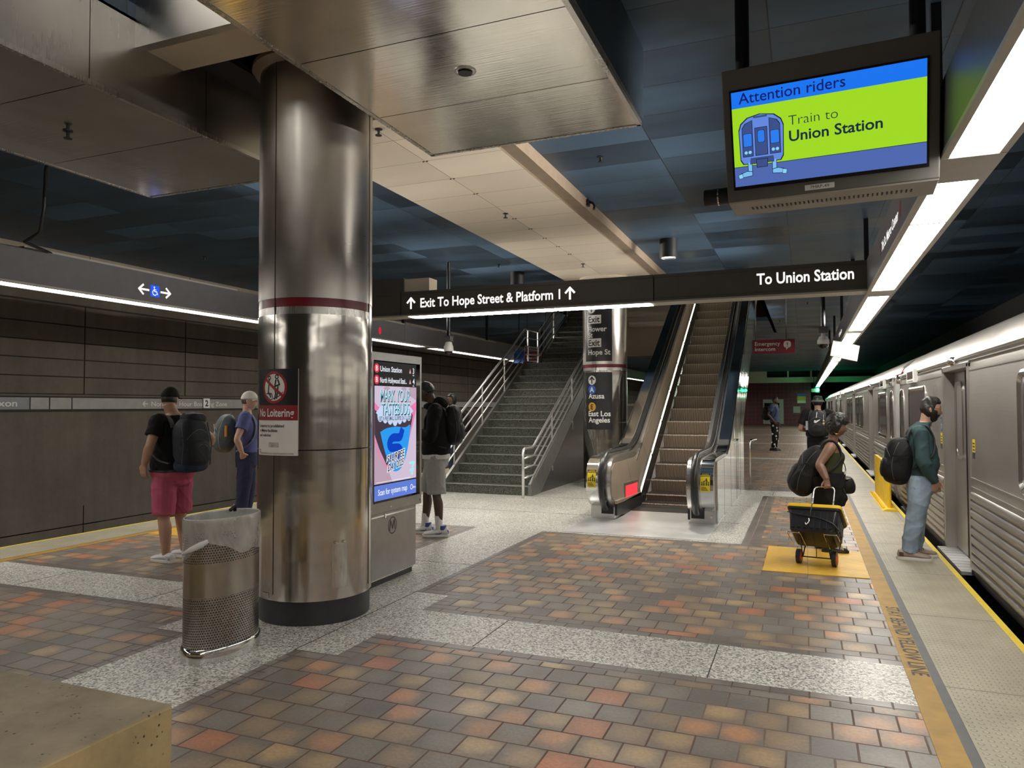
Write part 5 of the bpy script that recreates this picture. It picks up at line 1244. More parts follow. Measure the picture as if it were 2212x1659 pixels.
def hand_into(b, w, d, pn, size=1.0, curl=.5, spread=.12, right=True, thumb=.6):
    """palm and five fingers from wrist w along d; pn = palm normal (towards the palm side)"""
    w = Vector(w); d = nrm(d); pn = Vector(pn); pn = nrm(pn-d*pn.dot(d)); s = d.cross(pn)*(1 if right else -1)   # s points to the thumb side
    k = size
    rings = []
    for t, rw, rt in ((-.02, .026, .02), (.0, .028, .02), (.03, .037, .017), (.065, .042, .0155), (.09, .041, .0135), (.098, .038, .011)):
        c = w+d*t*k; rings.append([c+s*math.cos(2*PI*j/14)*rw*k+pn*math.sin(2*PI*j/14)*rt*k for j in range(14)])
    b.loft(rings)
    for i, (off, L) in enumerate(((.031, .072), (.0105, .080), (-.010, .075), (-.030, .058))):
        p = w+d*.088*k+s*off*k; ang = 0; dd = nrm(d+s*off*spread*14*(1-curl*.6)); pts = [p]; rad = [.0098*k]
        c_ = curl*(1+.12*i)
        for seg, fr in enumerate((.45, .32, .23)):
            ang += c_*(1.0, 1.15, .8)[seg]; q = dd*math.cos(ang)+pn*math.sin(ang); p = p+q*L*fr*k; pts.append(p); rad.append((.0092, .0085, .0065)[seg]*k)
        b.tube(spline([tuple(v) for v in pts], 3), list(np.interp(np.linspace(0, 3, 10), [0, 1, 2, 3], rad)), 8)
    p = w+d*.022*k+s*.027*k; t1 = nrm(d*.75+s*.75+pn*.25); t2 = nrm(d*.95+s*.35+pn*thumb); t3 = nrm(d*.95+s*.05+pn*thumb*1.3)
    p1 = p+t1*.038*k; p2 = p1+t2*.032*k; p3 = p2+t3*.024*k
    b.tube([p-t1*.01, p1, p2, p3], [.015*k, .0115*k, .0105*k, .0075*k], 8)
def limb(b, pts, rad, k=5, n=14, flat=None):
    q = spline([tuple(p)+(r,) for p, r in zip(pts, rad)], k); b.tube([p[:3] for p in q], [p[3] for p in q], n)
def shoe(name, parent, ank, ang, L, mats, lift=0.0, high=False, swoosh=None, sole_h=.03, pitch=0.0):
    """ang: toe direction in the person's frame, 0 = forward, + = to the right"""
    o = Vector((ank[0], ank[1], lift)); R = Matrix.Rotation(-ang, 4, 'Z'); b = MB(); S = L/.30
    prof = [(-.085, .030, .055), (-.075, .038, .085), (-.04, .042, .095), (0.0, .043, .092), (.035, .046, .090), (.075, .049, .078), (.12, .053, .066), (.16, .050, .060), (.19, .038, .052), (.207, .02, .04)]
    rings = []
    for y, w, h in prof:
        w *= S*1.13; h = h*S*1.06+(.03 if high and y < .03 else 0)
        rings.append([o+R @ Vector((w*1.0*math.cos(a)*(1 if math.sin(a) < .2 else .86), y*S, sole_h*.6+max(0, (h-sole_h*.6))*(.5+.5*math.sin(a)))) for a in [2*PI*j/16 for j in range(16)]])
    b.loft(rings)
    so = remesh(b, name, mats[0], parent, .005, 3)
    b = MB(); rings = []
    for y, w in ((-.092, .028), (-.08, .04), (-.03, .046), (.04, .048), (.10, .054), (.15, .055), (.19, .043), (.213, .024), (.219, .01)):
        w *= S; rings.append([o+R @ Vector((sx*w, y*S, z)) for sx, z in ((-.94, 0.001), (.94, 0.001), (.97, sole_h*.8), (.9, sole_h), (-.9, sole_h), (-.97, sole_h*.8))])
    b.loft(rings); b.build('sole', mats[1], so, 60)
    b = MB()
    for i in range(4):
        y = (.018+i*.022)*S; z = .094*S+(.006 if high else 0)-i*.0065; b.tube(snap([bvh(so)], [o+R @ Vector((.030*S*u, y+.006*(1-abs(u)), z+.01-.012*abs(u))) for u in (-1, -.5, 0, .5, 1)], .001, .05), .0032, 6)
    b.build('laces', mats[2], so, 180)
    if high:
        b = MB(); b.tube([o+R @ Vector((0, -.02*S, .085)), o+R @ Vector((0, -.02*S, .135))], [.05, .047], 16)
        b.build('ankle_collar', mats[3], so, 60)
    if len(mats) > 3:
        b = MB()
        for sx in (-1, 1):
            pl_ = lambda u, v, sx=sx: o+R @ Vector((sx*(.0475+.004*smoothstep(.0, .1, u))*S*(1.0 if v < .05 else .96), u*S, v*S))
            if swoosh:
                pts = [(.115, .048), (.05, .034), (.01, .034), (-.012, .045), (-.015, .06), (0.0, .048), (.03, .043)]
                b.add([pl_(*p) for p in pts], [tuple(range(len(pts)))])
            else: b.add([pl_(*p) for p in [(-.07, .035), (-.03, .035), (-.03, .07), (-.07, .075)]], [(0, 1, 2, 3)])
        b.build('side_mark', mats[3], so)
        if high:
            b = MB(); hp = [(y, w*1.03, h) for y, w, h in prof if y < -.02]; b.loft([[o+R @ Vector((w*S*math.cos(a), y*S-.002, .03+max(0, h*S+.02-.03)*(.5+.5*math.sin(a)))) for a in [2*PI*j/14 for j in range(14)]] for y, w, h in hp]); b.build('heel_patch', mats[3], so, 60)
    return so
DEF = dict(hip=(.09, 0, .92), knee=(.10, .02, .49), ankle=(.10, -.03, .085), shoulder=(.185, -.01, 1.435), elbow=(.245, -.04, 1.14), wrist=(.245, .05, .90), head=(0, .03, 1.637),
           torso=[(0, .80, .14, .10), (0, .88, .168, .118), (0, .98, .160, .112), (0, 1.08, .150, .105), (.005, 1.2, .160, .115), (0, 1.32, .172, .115), (-.01, 1.42, .160, .085), (-.012, 1.465, .10, .066), (0, 1.50, .058, .058)])
def person(label, pos, face, H, skin, spec, vox=.006):
    p = thing('person', label, 'person', (pos[0], pos[1], 0), math.atan2(-face[0], face[1])); k = H/1.75
    J = {}
    for s, sg in (('R', 1), ('L', -1)):
        for n in ('hip', 'knee', 'ankle', 'shoulder', 'elbow', 'wrist'):
            d = DEF[n]; J[n+s] = spec.get(n+s, (d[0]*sg*k, d[1]*k, d[2]*k))
    J = {a: Vector(b) for a, b in J.items()}
    hc = Vector(spec.get('head', tuple(v*k for v in DEF['head']))); tor = spec.get('torso', [tuple(v*k for v in r) for r in DEF['torso']])
    hs = spec.get('hs', 1.0)*max(k, .93); hm = Matrix.Translation(hc) @ frame_of(spec.get('hyaw', 0), spec.get('hpitch', 0), spec.get('hroll', 0)) @ Matrix.Scale(hs, 4)
    at = spec.get('arm', 1.0); lt = spec.get('leg', 1.0)
    def ring(f, z, rs, rd, e=0.0, s0=0.0, n=28): return [Vector((s0+(rs+e)*math.copysign(abs(math.cos(t))**.88, math.cos(t)), f+(rd+e)*math.copysign(abs(math.sin(t))**.88, math.sin(t)), z)) for t in [2*PI*j/n for j in range(n)]]
    def dense(rs, kk=4): return spline([tuple(r) if len(r) > 4 else tuple(r)+(0.0,) for r in rs], kk)
    def torso_into(b, z0, z1, e, ex=None):
        d = [r for r in dense(tor) if z0 <= r[1] <= z1]
        if ex: d = [tuple(np.array(r)+np.array((0, 0, ex(r[1]), ex(r[1]), 0))) for r in d]
        b.loft([ring(r[0], r[1], r[2], r[3], e, r[4]) for r in d])
    # the body: one continuous surface
    b = MB(); torso_into(b, 0, 9, 0)
    b.loft([[hm @ head_pt(Vector(d), spec.get('chin', 1)) for d in r] for r in sphere_dirs(56, 40)])
    nb = Vector((tor[-1][4] if len(tor[-1]) > 4 else 0, tor[-1][0], tor[-1][1]-.04)); nt_ = hm @ Vector((0, -.03, -.045)); nr = .054*hs*spec.get('neck', 1)
    b.tube([nb, nb.lerp(nt_, .5), nt_], [nr*1.15, nr, nr*.98], 18)
    for sx in (-1, 1): b.merge(MB().ell((sx*.073, -.006, -.002), .011, .02, .032, 12, 8, Matrix.Rotation(sx*.3, 3, 'Z')), hm)
    for s, sg in (('R', 1), ('L', -1)):
        S, E_, W = J['shoulder'+s], J['elbow'+s], J['wrist'+s]
        limb(b, [S+Vector((-sg*.03, 0, 0)), S.lerp(E_, .12)+Vector((sg*.005, 0, 0)), S.lerp(E_, .5), E_, E_.lerp(W, .3), W], [.052*at, .052*at, .046*at, .038*at, .041*at, .026*at])
        hd = spec.get('hand'+s, {})
        d = Vector(hd.get('d', nrm(W-E_))); hand_into(b, W, d, hd.get('pn', (-sg, .2, 0)), hd.get('k', .98)*k, hd.get('curl', .45), right=(s == 'R'), thumb=hd.get('thumb', .6))
        Hp, K_, A = J['hip'+s], J['knee'+s], J['ankle'+s]
        limb(b, [Hp+Vector((0, 0, .02)), Hp.lerp(K_, .35), K_, K_.lerp(A, .3)+Vector((0, -.012, 0)), A, A-Vector((0, 0, .05))], [.088*lt, .078*lt, .054*lt, .058*lt, .036*lt, .036*lt])
        fa = spec.get('foot'+s, .12*sg); fd = Vector((math.sin(fa), math.cos(fa), 0)); b.tube([A-fd*.03-Vector((0, 0, .04)), A+fd*.02-Vector((0, 0, .035)), A+fd*.07-Vector((0, 0, .05))], [.028, .028, .018], 12)
    surf = [bvh(remesh(b, 'body', skin, p, vox, 2))]
    # face parts
    for sx in (-1, 1):
        ey = MB(); c = Vector((sx*.031, .0735, .013)); ey.merge(MB().ell(c, .0112, .0085, .0075, 14, 10), hm); eo = ey.build('eye', M['eye_white'], p, 180)
        MB().merge(MB().ell(c+Vector((0, .0055, 0)), .0052, .0045, .0052, 10, 8), hm).build('iris', M['iris'], eo, 180)
        bt = MB(); bt.tube([hm @ Vector((sx*.012, .089, .033)), hm @ Vector((sx*.03, .0875, .039)), hm @ Vector((sx*.05, .074, .034))], [.003, .0042, .002], 8); bt.build('eyebrow', spec.get('hairmat', M['hair_black']), p, 180)
    lp = MB(); lp.merge(MB().ell((0, .0805, -.066), .021, .0065, .0042, 14, 8).ell((0, .079, -.077), .019, .0065, .005, 14, 8), hm); lp.build('lips', spec.get('lipmat', M['lip_dark']), p, 180)
    p['_k'] = 0; del p['_k']
    return dict(o=p, J=J, hm=hm, tor=tor, ring=ring, dense=dense, torso=torso_into, k=k, spec=spec, hs=hs, surf=surf)
def hair(F, name, mat, fn, n=64, m=46, vox=.006, smooth=2, seed=0):
    """fn(d) -> offset of the hair surface above the scalp (negative hides it)"""
    def f(d):
        p = head_pt(d); h = fn(d, p); return p+Vector(d)*h
    b = head_shell(f, F['hm'], n, m); return remesh(b, name, mat, F['o'], vox, smooth)
def strand(d, f=1.0, a=.004): return a*.7*(math.sin(53*d[0]*f+14*d[2]*f+3*math.sin(9*d[1]))*math.sin(41*d[1]*f+23*d[2]*f)+.5*math.sin(83*d[0]*f-31*d[1]+47*d[2]*f))
def short_hair(th=.012, front=.055, nape=-.06, tex=.003, f=1.0, side=0.02):
    def fn(d, p):
        hl = front if p.y > .03 else (front+(nape-front)*smoothstep(.03, -.03, p.y))
        k = smoothstep(-.012, .012, p.z-hl); return -.012+(th+.012)*k+strand(d, f, tex)*k
    return fn
def top_garment(F, name, mat, z0, z1=9, e=.014, sleeve=1.0, rs=.06, re=.05, rw=.045, hem=None, vox=.009, amp=.010, seed=0., neckz=None, collar=None, f=1.0):
    b = MB(); d = [r for r in F['dense'](F['tor']) if z0-.03 <= r[1] <= (neckz or 9)]
    rings = []
    for r in d:
        ee = e+(hem(r[1]) if hem else 0); rings.append(F['ring'](r[0], max(r[1], z0), r[2], r[3], ee, r[4]))
    b.loft(rings)
    for s, sg in (('R', 1), ('L', -1)):
        S, E_, W = (F['J'][n+s] for n in ('shoulder', 'elbow', 'wrist'))
        if sleeve <= 0: continue
        if sleeve <= 1: limb(b, [S+Vector((-sg*.05, 0, .0)), S+Vector((sg*.006, 0, .004)), S.lerp(E_, .5*sleeve), S.lerp(E_, sleeve)], [rs, rs, (rs+re)/2, re])
        else:
            end = E_.lerp(W, sleeve-1); limb(b, [S+Vector((-sg*.05, 0, 0)), S+Vector((sg*.006, 0, .004)), S.lerp(E_, .5), E_, E_.lerp(end, .55), end], [rs, rs, (rs+re)/2, re, (re+rw)/2+.006, rw])
    o = remesh(b, name, mat, F['o'], vox, 4, amp, f, seed); F.setdefault('surf', []).append(bvh(o)); return o
def trousers(F, name, mat, zt, to=1.0, e=.014, rt=.1, rk=.075, rb=.06, vox=.009, amp=.012, seed=1., endz=None, f=1.0, knee_f=0.0):
    b = MB(); zc = min(F['J']['hipR'].z, F['J']['hipL'].z)-.075
    d = [r for r in F['dense'](F['tor']) if zc-.02 <= r[1] <= zt]; r0 = d[0]; b.loft([F['ring'](r0[0], r0[1]-.055, r0[2]*.8, r0[3]*.85, e, r0[4]), F['ring'](r0[0], r0[1]-.03, r0[2]*.97, r0[3], e, r0[4])]+[F['ring'](r[0], r[1], r[2], r[3], e, r[4]) for r in d])
    for s in 'RL':
        H_, K_, A = (F['J'][n+s] for n in ('hip', 'knee', 'ankle'))
        if to <= 1:
            en = H_.lerp(K_, to); limb(b, [H_+Vector((0, 0, .03)), H_.lerp(K_, .3*to), H_.lerp(K_, .65*to), en], [rt*.92, rt, (rt+rb)/2, rb])
        else:
            en = K_.lerp(A, to-1); limb(b, [H_+Vector((0, 0, .03)), H_.lerp(K_, .4), K_+Vector((0, knee_f, 0)), K_.lerp(en, .55), en], [rt*.92, rt, rk, (rk+rb)/2, rb])
    return remesh(b, name, mat, F['o'], vox, 4, amp, f, seed)
def pack(label, F, c, half, tilt, mats, strap=True, pocket=True, straps=None, handle=True, e=.72, extra=None):
    """backpack in the wearer's frame: centre c, half sizes (side, depth, height)"""
    o = F['o']; t = thing('backpack', label, 'backpack', o.location, o.rotation_euler.z)
    R = Matrix.Rotation(tilt, 3, 'X'); b = MB(); hx, hy, hz = half
    b.ell(c, hx, hy, hz, 32, 22, R, e=e); b.ell(Vector(c)+R @ Vector((0, -hy*.12, -hz*.35)), hx*1.02, hy*.98, hz*.62, 28, 18, R, e=.75)
    body = remesh(b, 'main_bag', mats[0], t, .009, 4, .010, .75, c[2]*9)
    tr = [bvh(body)]
    if pocket:
        b = MB(); b.ell(Vector(c)+R @ Vector((0, -hy*.70, -hz*.33)), hx*.72, hy*.50, hz*.44, 24, 16, R, e=.6); pk_ = remesh(b, 'front_pocket', mats[1], t, .008, 4, .005, 1.2, c[2]*5); tr.append(bvh(pk_))
    for z, w, y in ((.50, .80, 1.0), (-.05, .60, 1.25)) if pocket else ((.50, .8, 1.0),):
        q = [Vector(c)+R @ Vector((hx*w*u, -hy*y*(1-.25*u*u), hz*z-.35*hz*u*u)) for u in np.linspace(-1, 1, 15)]
        MB().tube(snap(tr, q, .0005), .0034, 6).build('zipper', mats[2], t, 180)
    for sg in (-1, 1):      # side seams and compression straps
        q = [Vector(c)+R @ Vector((sg*hx*.93, -hy*(.25+.3*math.sin(PI*v)), hz*(1.7*v-.85))) for v in np.linspace(0, 1, 15)]; MB().tube(snap(tr, q, .0), .0026, 6).build('side_seam', mats[2], t, 180)
        q = [Vector(c)+R @ Vector((sg*hx*1.0, hy*(.6-1.3*v), hz*.22)) for v in np.linspace(0, 1, 8)]; strap_mesh_z(snap(tr, q, .002), .010, .003).build('compression_strap', mats[1], t, 60)
    if handle:
        q = [Vector(c)+R @ Vector((hx*.18*u, hy*.3, hz*(.93+.13*(1-u*u)))) for u in np.linspace(-1, 1, 7)]; MB().tube(q, .009, 8).build('grab_handle', mats[1], t, 180)
    gt = F.get('surf') or []
    for s_ in (straps or []):
        q = spline(s_, 5); q = soften(snap(gt, q, .007, .12), 2) if gt else q
        strap_mesh(q, .026, .007).build('shoulder_strap', mats[3] if len(mats) > 3 else mats[1], t, 60)
    return t
from mathutils.bvhtree import BVHTree
def bvh(o):
    me = o.data; return BVHTree.FromPolygons([v.co.copy() for v in me.vertices], [tuple(p.vertices) for p in me.polygons])
def snap(trees, pts, off, far=.14, only_in=False):
    out = []
    for p in pts:
        p = Vector(p); best = None
        for t in trees:
            loc, n, i, d = t.find_nearest(p)
            if loc is not None and (best is None or d < best[2]): best = (loc, n, d)
        out.append(best[0]+best[1]*off if best and best[2] < far else p)
    return out
def soften(pts, k=2):
    pts = [Vector(p) for p in pts]
    for _ in range(k): pts = [pts[0]]+[(pts[i-1]+pts[i]*2+pts[i+1])/4 for i in range(1, len(pts)-1)]+[pts[-1]]
    return pts
def strap_mesh(pts, w, th, F=None):
    """flat strap: its width runs along the wearer's side axis"""
    b = MB(); pts = [Vector(p) for p in pts]; rings = []
    for i, p in enumerate(pts):
        tn = nrm(pts[min(i+1, len(pts)-1)]-pts[max(i-1, 0)]); s = Vector((1, 0, 0)); s = nrm(s-tn*s.dot(tn)); n = tn.cross(s)
        rings.append([p+s*w+n*th*.3, p+s*w*.9-n*th, p-s*w*.9-n*th, p-s*w+n*th*.3, p-s*w*.9+n*th, p+s*w*.9+n*th])
    return b.loft(rings)
def strap_mesh_z(pts, w, th):
    b = MB(); pts = [Vector(p) for p in pts]; rings = []
    for i, p in enumerate(pts):
        tn = nrm(pts[min(i+1, len(pts)-1)]-pts[max(i-1, 0)]); s = Vector((0, 0, 1)); s = nrm(s-tn*s.dot(tn)); n = tn.cross(s)
        rings.append([p+s*w+n*th, p+s*w-n*th, p-s*w-n*th, p-s*w+n*th])
    return b.loft(rings)
def std_straps(F, sx=.115, back=None, lower=None, up=.02):
    k = F['k']; sh = F['J']['shoulderR'].z; out = []
    for sg in (1, -1):
        S = F['J']['shoulder'+('R' if sg > 0 else 'L')]; f0 = S.y
        out.append([(sg*sx, f0-.13*k, sh-.06), (sg*sx, f0-.09*k, sh+.015), (sg*sx, f0-.02, sh+.045+up), (sg*(sx+.005), f0+.065*k, sh+.01), (sg*(sx+.01), f0+.115*k, sh-.10*k), (sg*(sx+.04), f0+.10*k, sh-.27*k), (sg*(sx+.065), f0-.0, sh-.38*k), (sg*(sx+.03), f0-.12*k, sh-.42*k)])
    return out
M['eye_white'] = P('eye_white', (.34, .32, .30), .35); M['iris'] = P('iris_dark', (.015, .01, .008), .15)
M['hair_black'] = P('black_hair', (.012, .011, .011), .45, var=.4, vs=40, bump=.6, bs=120, bd=.004, stretch=(1, 1, .35))
M['lip_dark'] = P('lip_brown', (.17, .075, .06), .5); M['lip_rose'] = P('lip_rose', (.30, .12, .10), .5)
SK_D = skin_mat('skin_deep_brown', (.115, .058, .036)); SK_B = skin_mat('skin_brown', (.21, .112, .070)); SK_M = skin_mat('skin_tan', (.40, .23, .155)); SK_L = skin_mat('skin_light', (.50, .31, .225)); SK_X = skin_mat('skin_very_dark', (.055, .03, .022))
BLK = cloth('black_cloth', (.010, .010, .011)); BAG = cloth('black_bag_nylon', (.012, .012, .0135), bump=.35, rough=.65); BAG2 = cloth('black_bag_pocket', (.012, .012, .014), rough=.6); ZIP = P('zip_grey', (.09, .09, .095), .4); STRAP = cloth('bag_strap', (.028, .028, .032), rough=.7)
WH_SOLE = P('white_sole', (.62, .60, .57), .5); WHS = P('white_shoe', (.56, .56, .56), .5, var=.06); LACE = P('white_lace', (.66, .66, .65), .7)

# ---- person in teal sweater by the train (faces +x)
tl_t = [(.03, .66, .12, .09), (.03, .74, .17, .115), (.045, .84, .168, .115), (.065, .92, .165, .118), (.075, .98, .165, .12), (.06, 1.08, .170, .12), (.04, 1.18, .178, .118), (.03, 1.27, .178, .105), (.035, 1.335, .15, .082), (.055, 1.375, .09, .066), (.085, 1.41, .056, .056)]
F = person('person with glasses, beard, teal sweater and pale jeans facing the train', (1.06, 8.55), (1, 0), 1.66, SK_M, dict(
    torso=tl_t, head=(0, .137, 1.535), hpitch=-.12, hs=1.03, shoulderR=(.185, .012, 1.295), shoulderL=(-.185, .03, 1.295), elbowR=(.235, .035, 1.0), elbowL=(-.225, .07, 1.0), wristR=(.155, .145, .80), wristL=(-.10, .185, .80),
    hipR=(.088, .035, .80), hipL=(-.088, .035, .80), kneeR=(.105, -.035, .435), kneeL=(-.10, .01, .445), ankleR=(.11, -.10, .085), ankleL=(-.11, -.015, .085), footR=.05, footL=-.05,
    handR=dict(d=(-.35, -.12, -1), pn=(-1, -.25, 0), curl=.42, k=1.05), handL=dict(d=(.3, .05, -1), pn=(1, -.4, 0), curl=.5, k=1.05)), .0055)
TEAL = cloth('teal_sweater', (.040, .076, .082), var=.14, vs=5, bump=.12)
top_garment(F, 'sweater', TEAL, .865, e=.016, sleeve=1.97, rs=.074, re=.066, rw=.040, neckz=1.42, amp=.012, seed=2.)
b = MB(); d = [r for r in F['dense'](tl_t) if .84 < r[1] < .90]; b.loft([F['ring'](r[0], r[1], r[2], r[3], .014, r[4]) for r in d]); b.build('ribbed_hem', TEAL, F['o'], 60)
for s in 'RL':
    W = F['J']['wrist'+s]; E_ = F['J']['elbow'+s]; d = nrm(W-E_); MB().tube([W-d*.05, W-d*.005], [.037, .036], 16).build('cuff', TEAL, F['o'], 60)
JN = cloth('pale_denim', (.255, .335, .43), var=.30, vs=7, bump=.2)
trousers(F, 'jeans', JN, .885, 2.02, e=.014, rt=.108, rk=.088, rb=.074, amp=.013, seed=4., f=1.0)
MB().tube([(.175, .02, .72), (.178, -.02, .72), (.17, -.05, .74)], .003, 6).build('pocket_seam', P('denim_seam', (.15, .2, .28), .8), F['o'])
hair(F, 'hair', M['hair_black'], lambda d, p: (lambda k: -.012+(.012+.010+.012*smoothstep(.04, .1, p.z)+.004*math.sin(9*p.y*10+p.z*40))*k+strand(d, 1, .004)*k)(smoothstep(-.012, .014, p.z-((.062+.02*max(0, p.y-.05)) if p.y > .045 else (.062-.145*smoothstep(.045, .0, p.y)-.0*p.y)))))
hair(F, 'beard', M['hair_black'], lambda d, p: (lambda k: -.014+(.014+.012+.010*smoothstep(-.07, -.11, p.z))*k+strand(d, 1.2, .003)*k)(smoothstep(-.01, .010, (-.046-p.z if p.y > .055 else -.005-p.z+1.2*max(0, .0-p.y)*-1))*smoothstep(-.012, .005, p.y)*(1-.9*g_(p.x, .018)*g_(p.z+.072, .010)*(p.y > .06))), 64, 52, .005)
hm = F['hm']; b = MB()
for sx in (-1, 1):
    c = Vector((sx*.032, .093, .010)); b.tube([hm @ (c+Vector((.022*math.cos(a), 0, .019*math.sin(a)))) for a in np.linspace(0, 2*PI, 17)], .0017, 6); b.tube([hm @ Vector((sx*.053, .091, .014)), hm @ Vector((sx*.076, .05, .014)), hm @ Vector((sx*.079, -.01, .008))], .0016, 6)
b.tube([hm @ Vector((-.011, .094, .014)), hm @ Vector((.011, .094, .014))], .0016, 6); b.build('glasses', P('gold_wire', (.55, .42, .22), .25, 1.0), F['o'], 180)
SHT = P('taupe_shoe', (.30, .235, .195), .7, var=.2); SHB = P('brown_suede', (.085, .05, .033), .8)
shoe('shoe', F['o'], (.11, -.115, 0), .05, .315, (SHT, WH_SOLE, P('brown_lace', (.1, .07, .05), .8), SHB), lift=.006); shoe('shoe', F['o'], (-.11, -.03, 0), -.05, .315, (SHT, WH_SOLE, P('brown_lace2', (.1, .07, .05), .8), SHB), lift=.006)
ps = [[(sg*.11, -.105, 1.22), (sg*.115, -.09, 1.325), (sg*.12, -.01, 1.385), (sg*.125, .085, 1.355), (sg*.135, .15, 1.24), (sg*.175, .145, 1.11), (sg*.205, .06, 1.02), (sg*.17, -.10, .93)] for sg in (1, -1)]
pack('black rounded backpack worn by the person in the teal sweater', F, (0, -.165, 1.0), (.165, .135, .25), -.12, (BAG, BAG2, ZIP, STRAP), straps=ps)

# ---- person in olive top with the cart (faces +x)
wt = [(.055, .60, .12, .09), (.06, .68, .185, .14), (.06, .78, .18, .135), (.068, .86, .170, .125), (.085, .95, .158, .118), (.098, 1.02, .158, .125), (.09, 1.09, .155, .105), (.08, 1.15, .150, .082), (.09, 1.185, .10, .064), (.115, 1.215, .054, .052)]
F = person('person in olive tank top and black trousers with hoop earring, pulling a cart', (.16, 8.65), (1, .03), 1.53, SK_B, dict(
    torso=wt, head=(0, .158, 1.345), hpitch=-.16, hs=.99, chin=.6, neck=.95, shoulderR=(.155, .085, 1.135), shoulderL=(-.165, .095, 1.14), elbowR=(.255, -.035, .95), elbowL=(-.215, .08, .90), wristR=(.335, .03, .80), wristL=(-.17, .20, .80),
    hipR=(.085, .06, .70), hipL=(-.085, .06, .70), kneeR=(.09, .075, .40), kneeL=(-.09, .06, .40), ankleR=(.10, .085, .085), ankleL=(-.10, .03, .085), footR=.02, footL=-.05, arm=1.12, leg=1.15,
    handR=dict(d=(.22, .0, -1), pn=(1, .1, .25), curl=1.05, k=1.0), handL=dict(d=(0, .5, -1), pn=(1, 0, 0), curl=.8), lipmat=M['lip_dark']), .0055)
OLV = cloth('olive_top', (.042, .046, .020), var=.12, vs=6, bump=.15)
b = MB(); d = [r for r in F['dense'](wt) if .80 <= r[1] <= 1.085]; b.loft([F['ring'](r[0], r[1], r[2], r[3], .010, r[4]) for r in d])
for sg in (1, -1):
    b.ell((sg*.07, .175, 1.02), .072, .055, .065, 16, 12); b.tube(spline([(sg*.10, .17, 1.06), (sg*.105, .155, 1.13), (sg*.108, .09, 1.185), (sg*.105, .02, 1.15), (sg*.1, 0, 1.07)], 4), .017, 8)
F['surf'].append(bvh(remesh(b, 'tank_top', OLV, F['o'], .007, 4, .004, 1.3, 3.)))
BT = cloth('black_trousers', (.0085, .0085, .0095))
trousers(F, 'trousers', BT, .87, 1.9, e=.012, rt=.105, rk=.085, rb=.078, amp=.007, seed=3.)
b = MB(); d = [(.062, .50, .19, .155), (.062, .56, .20, .16), (.062, .66, .195, .150), (.065, .76, .19, .143), (.07, .86, .18, .132)]; b.loft([F['ring'](r[0], r[1], r[2], r[3], .012) for r in spline(d, 4)])
b.ell((.0, .20, .58), .12, .05, .06, 14, 10); b.tube([(.17, -.06, .82), (.19, -.05, .6), (.17, -.04, .42)], [.05, .06, .045], 10); remesh(b, 'tied_jacket', BLK, F['o'], .009, 4, .012, 1.1, 5.)
hair(F, 'hair', M['hair_black'], lambda d, p: (lambda k: -.012+(.012+.040+.016*smoothstep(.02, .1, p.z)-.012*smoothstep(0, -.07, p.z))*k+strand(d, .62, .012)*k)(smoothstep(-.014, .012, p.z-((.042) if p.y > .05 else (.042-.135*smoothstep(.05, -.01, p.y))))), vox=.006, smooth=1)
er = MB()
for sx in (1, -1): er.tube([F['hm'] @ Vector((sx*.082, -.002+.021*math.sin(a), -.058+.024*math.cos(a))) for a in np.linspace(0, 2*PI, 19)], .0042, 8)
er.build('hoop_earring', P('gold', (.72, .48, .16), .2, 1.0), F['o'], 180)
BSH = P('black_leather_shoe', (.012, .012, .013), .3)
for s, x, y in (('R', .10, .06), ('L', -.12, .0)): shoe('shoe', F['o'], (x, y, 0), .02, .26, (BSH, M['black_rubber'], BSH), lift=.007 if s == 'L' else .007)
ps = [[(sg*.10, -.06, 1.08), (sg*.105, -.02, 1.175), (sg*.11, .06, 1.222), (sg*.115, .15, 1.185), (sg*.135, .20, 1.07), (sg*.172, .16, .96), (sg*.19, .06, .88), (sg*.15, -.06, .80)] for sg in (1, -1)]
pack('large sagging black backpack worn by the person in olive top', F, (.03, -.13, .865), (.17, .145, .30), -.42, (BAG, BAG2, ZIP, STRAP), straps=ps, e=.85)
hb = thing('handbag', 'black round handbag with gold zip hanging at the front of the person in olive', 'handbag', F['o'].location, F['o'].rotation_euler.z)
b = MB(); b.ell((-.06, .245, .715), .13, .085, .095, 26, 18, e=.75); b.ell((-.06, .262, .69), .11, .075, .072, 24, 16, e=.75); remesh(b, 'bag_body', BAG2, hb, .007, 4, .005, 1.2, 8.)
GZ = P('gold_zip', (.62, .45, .2), .3, 1.0)
MB().tube(spline([(.05, .19, .765), (.075, .22, .785), (.03, .275, .79), (-.06, .30, .79)], 5), .0035, 6).build('zip', GZ, hb, 180); MB().tube(spline([(.066, .225, .64), (.078, .205, .70), (.066, .2, .755)], 5), .0035, 6).build('zip', GZ, hb, 180)
strap_mesh(spline([(-.02, .23, .80), (.0, .235, .90), (.06, .20, 1.0), (.10, .17, 1.10), (.12, .09, 1.20), (.10, .0, 1.1)], 5), .016, .004).build('bag_strap', BAG2, hb, 60); MB().box(-.03, .01, .222, .242, .835, .87).build('strap_patch', M['white_paint'], hb)
strap_mesh(spline([(.05, .25, .78), (.14, .12, .83), (.17, .0, .90)], 5), .012, .004).build('bag_strap', BAG2, hb, 60)

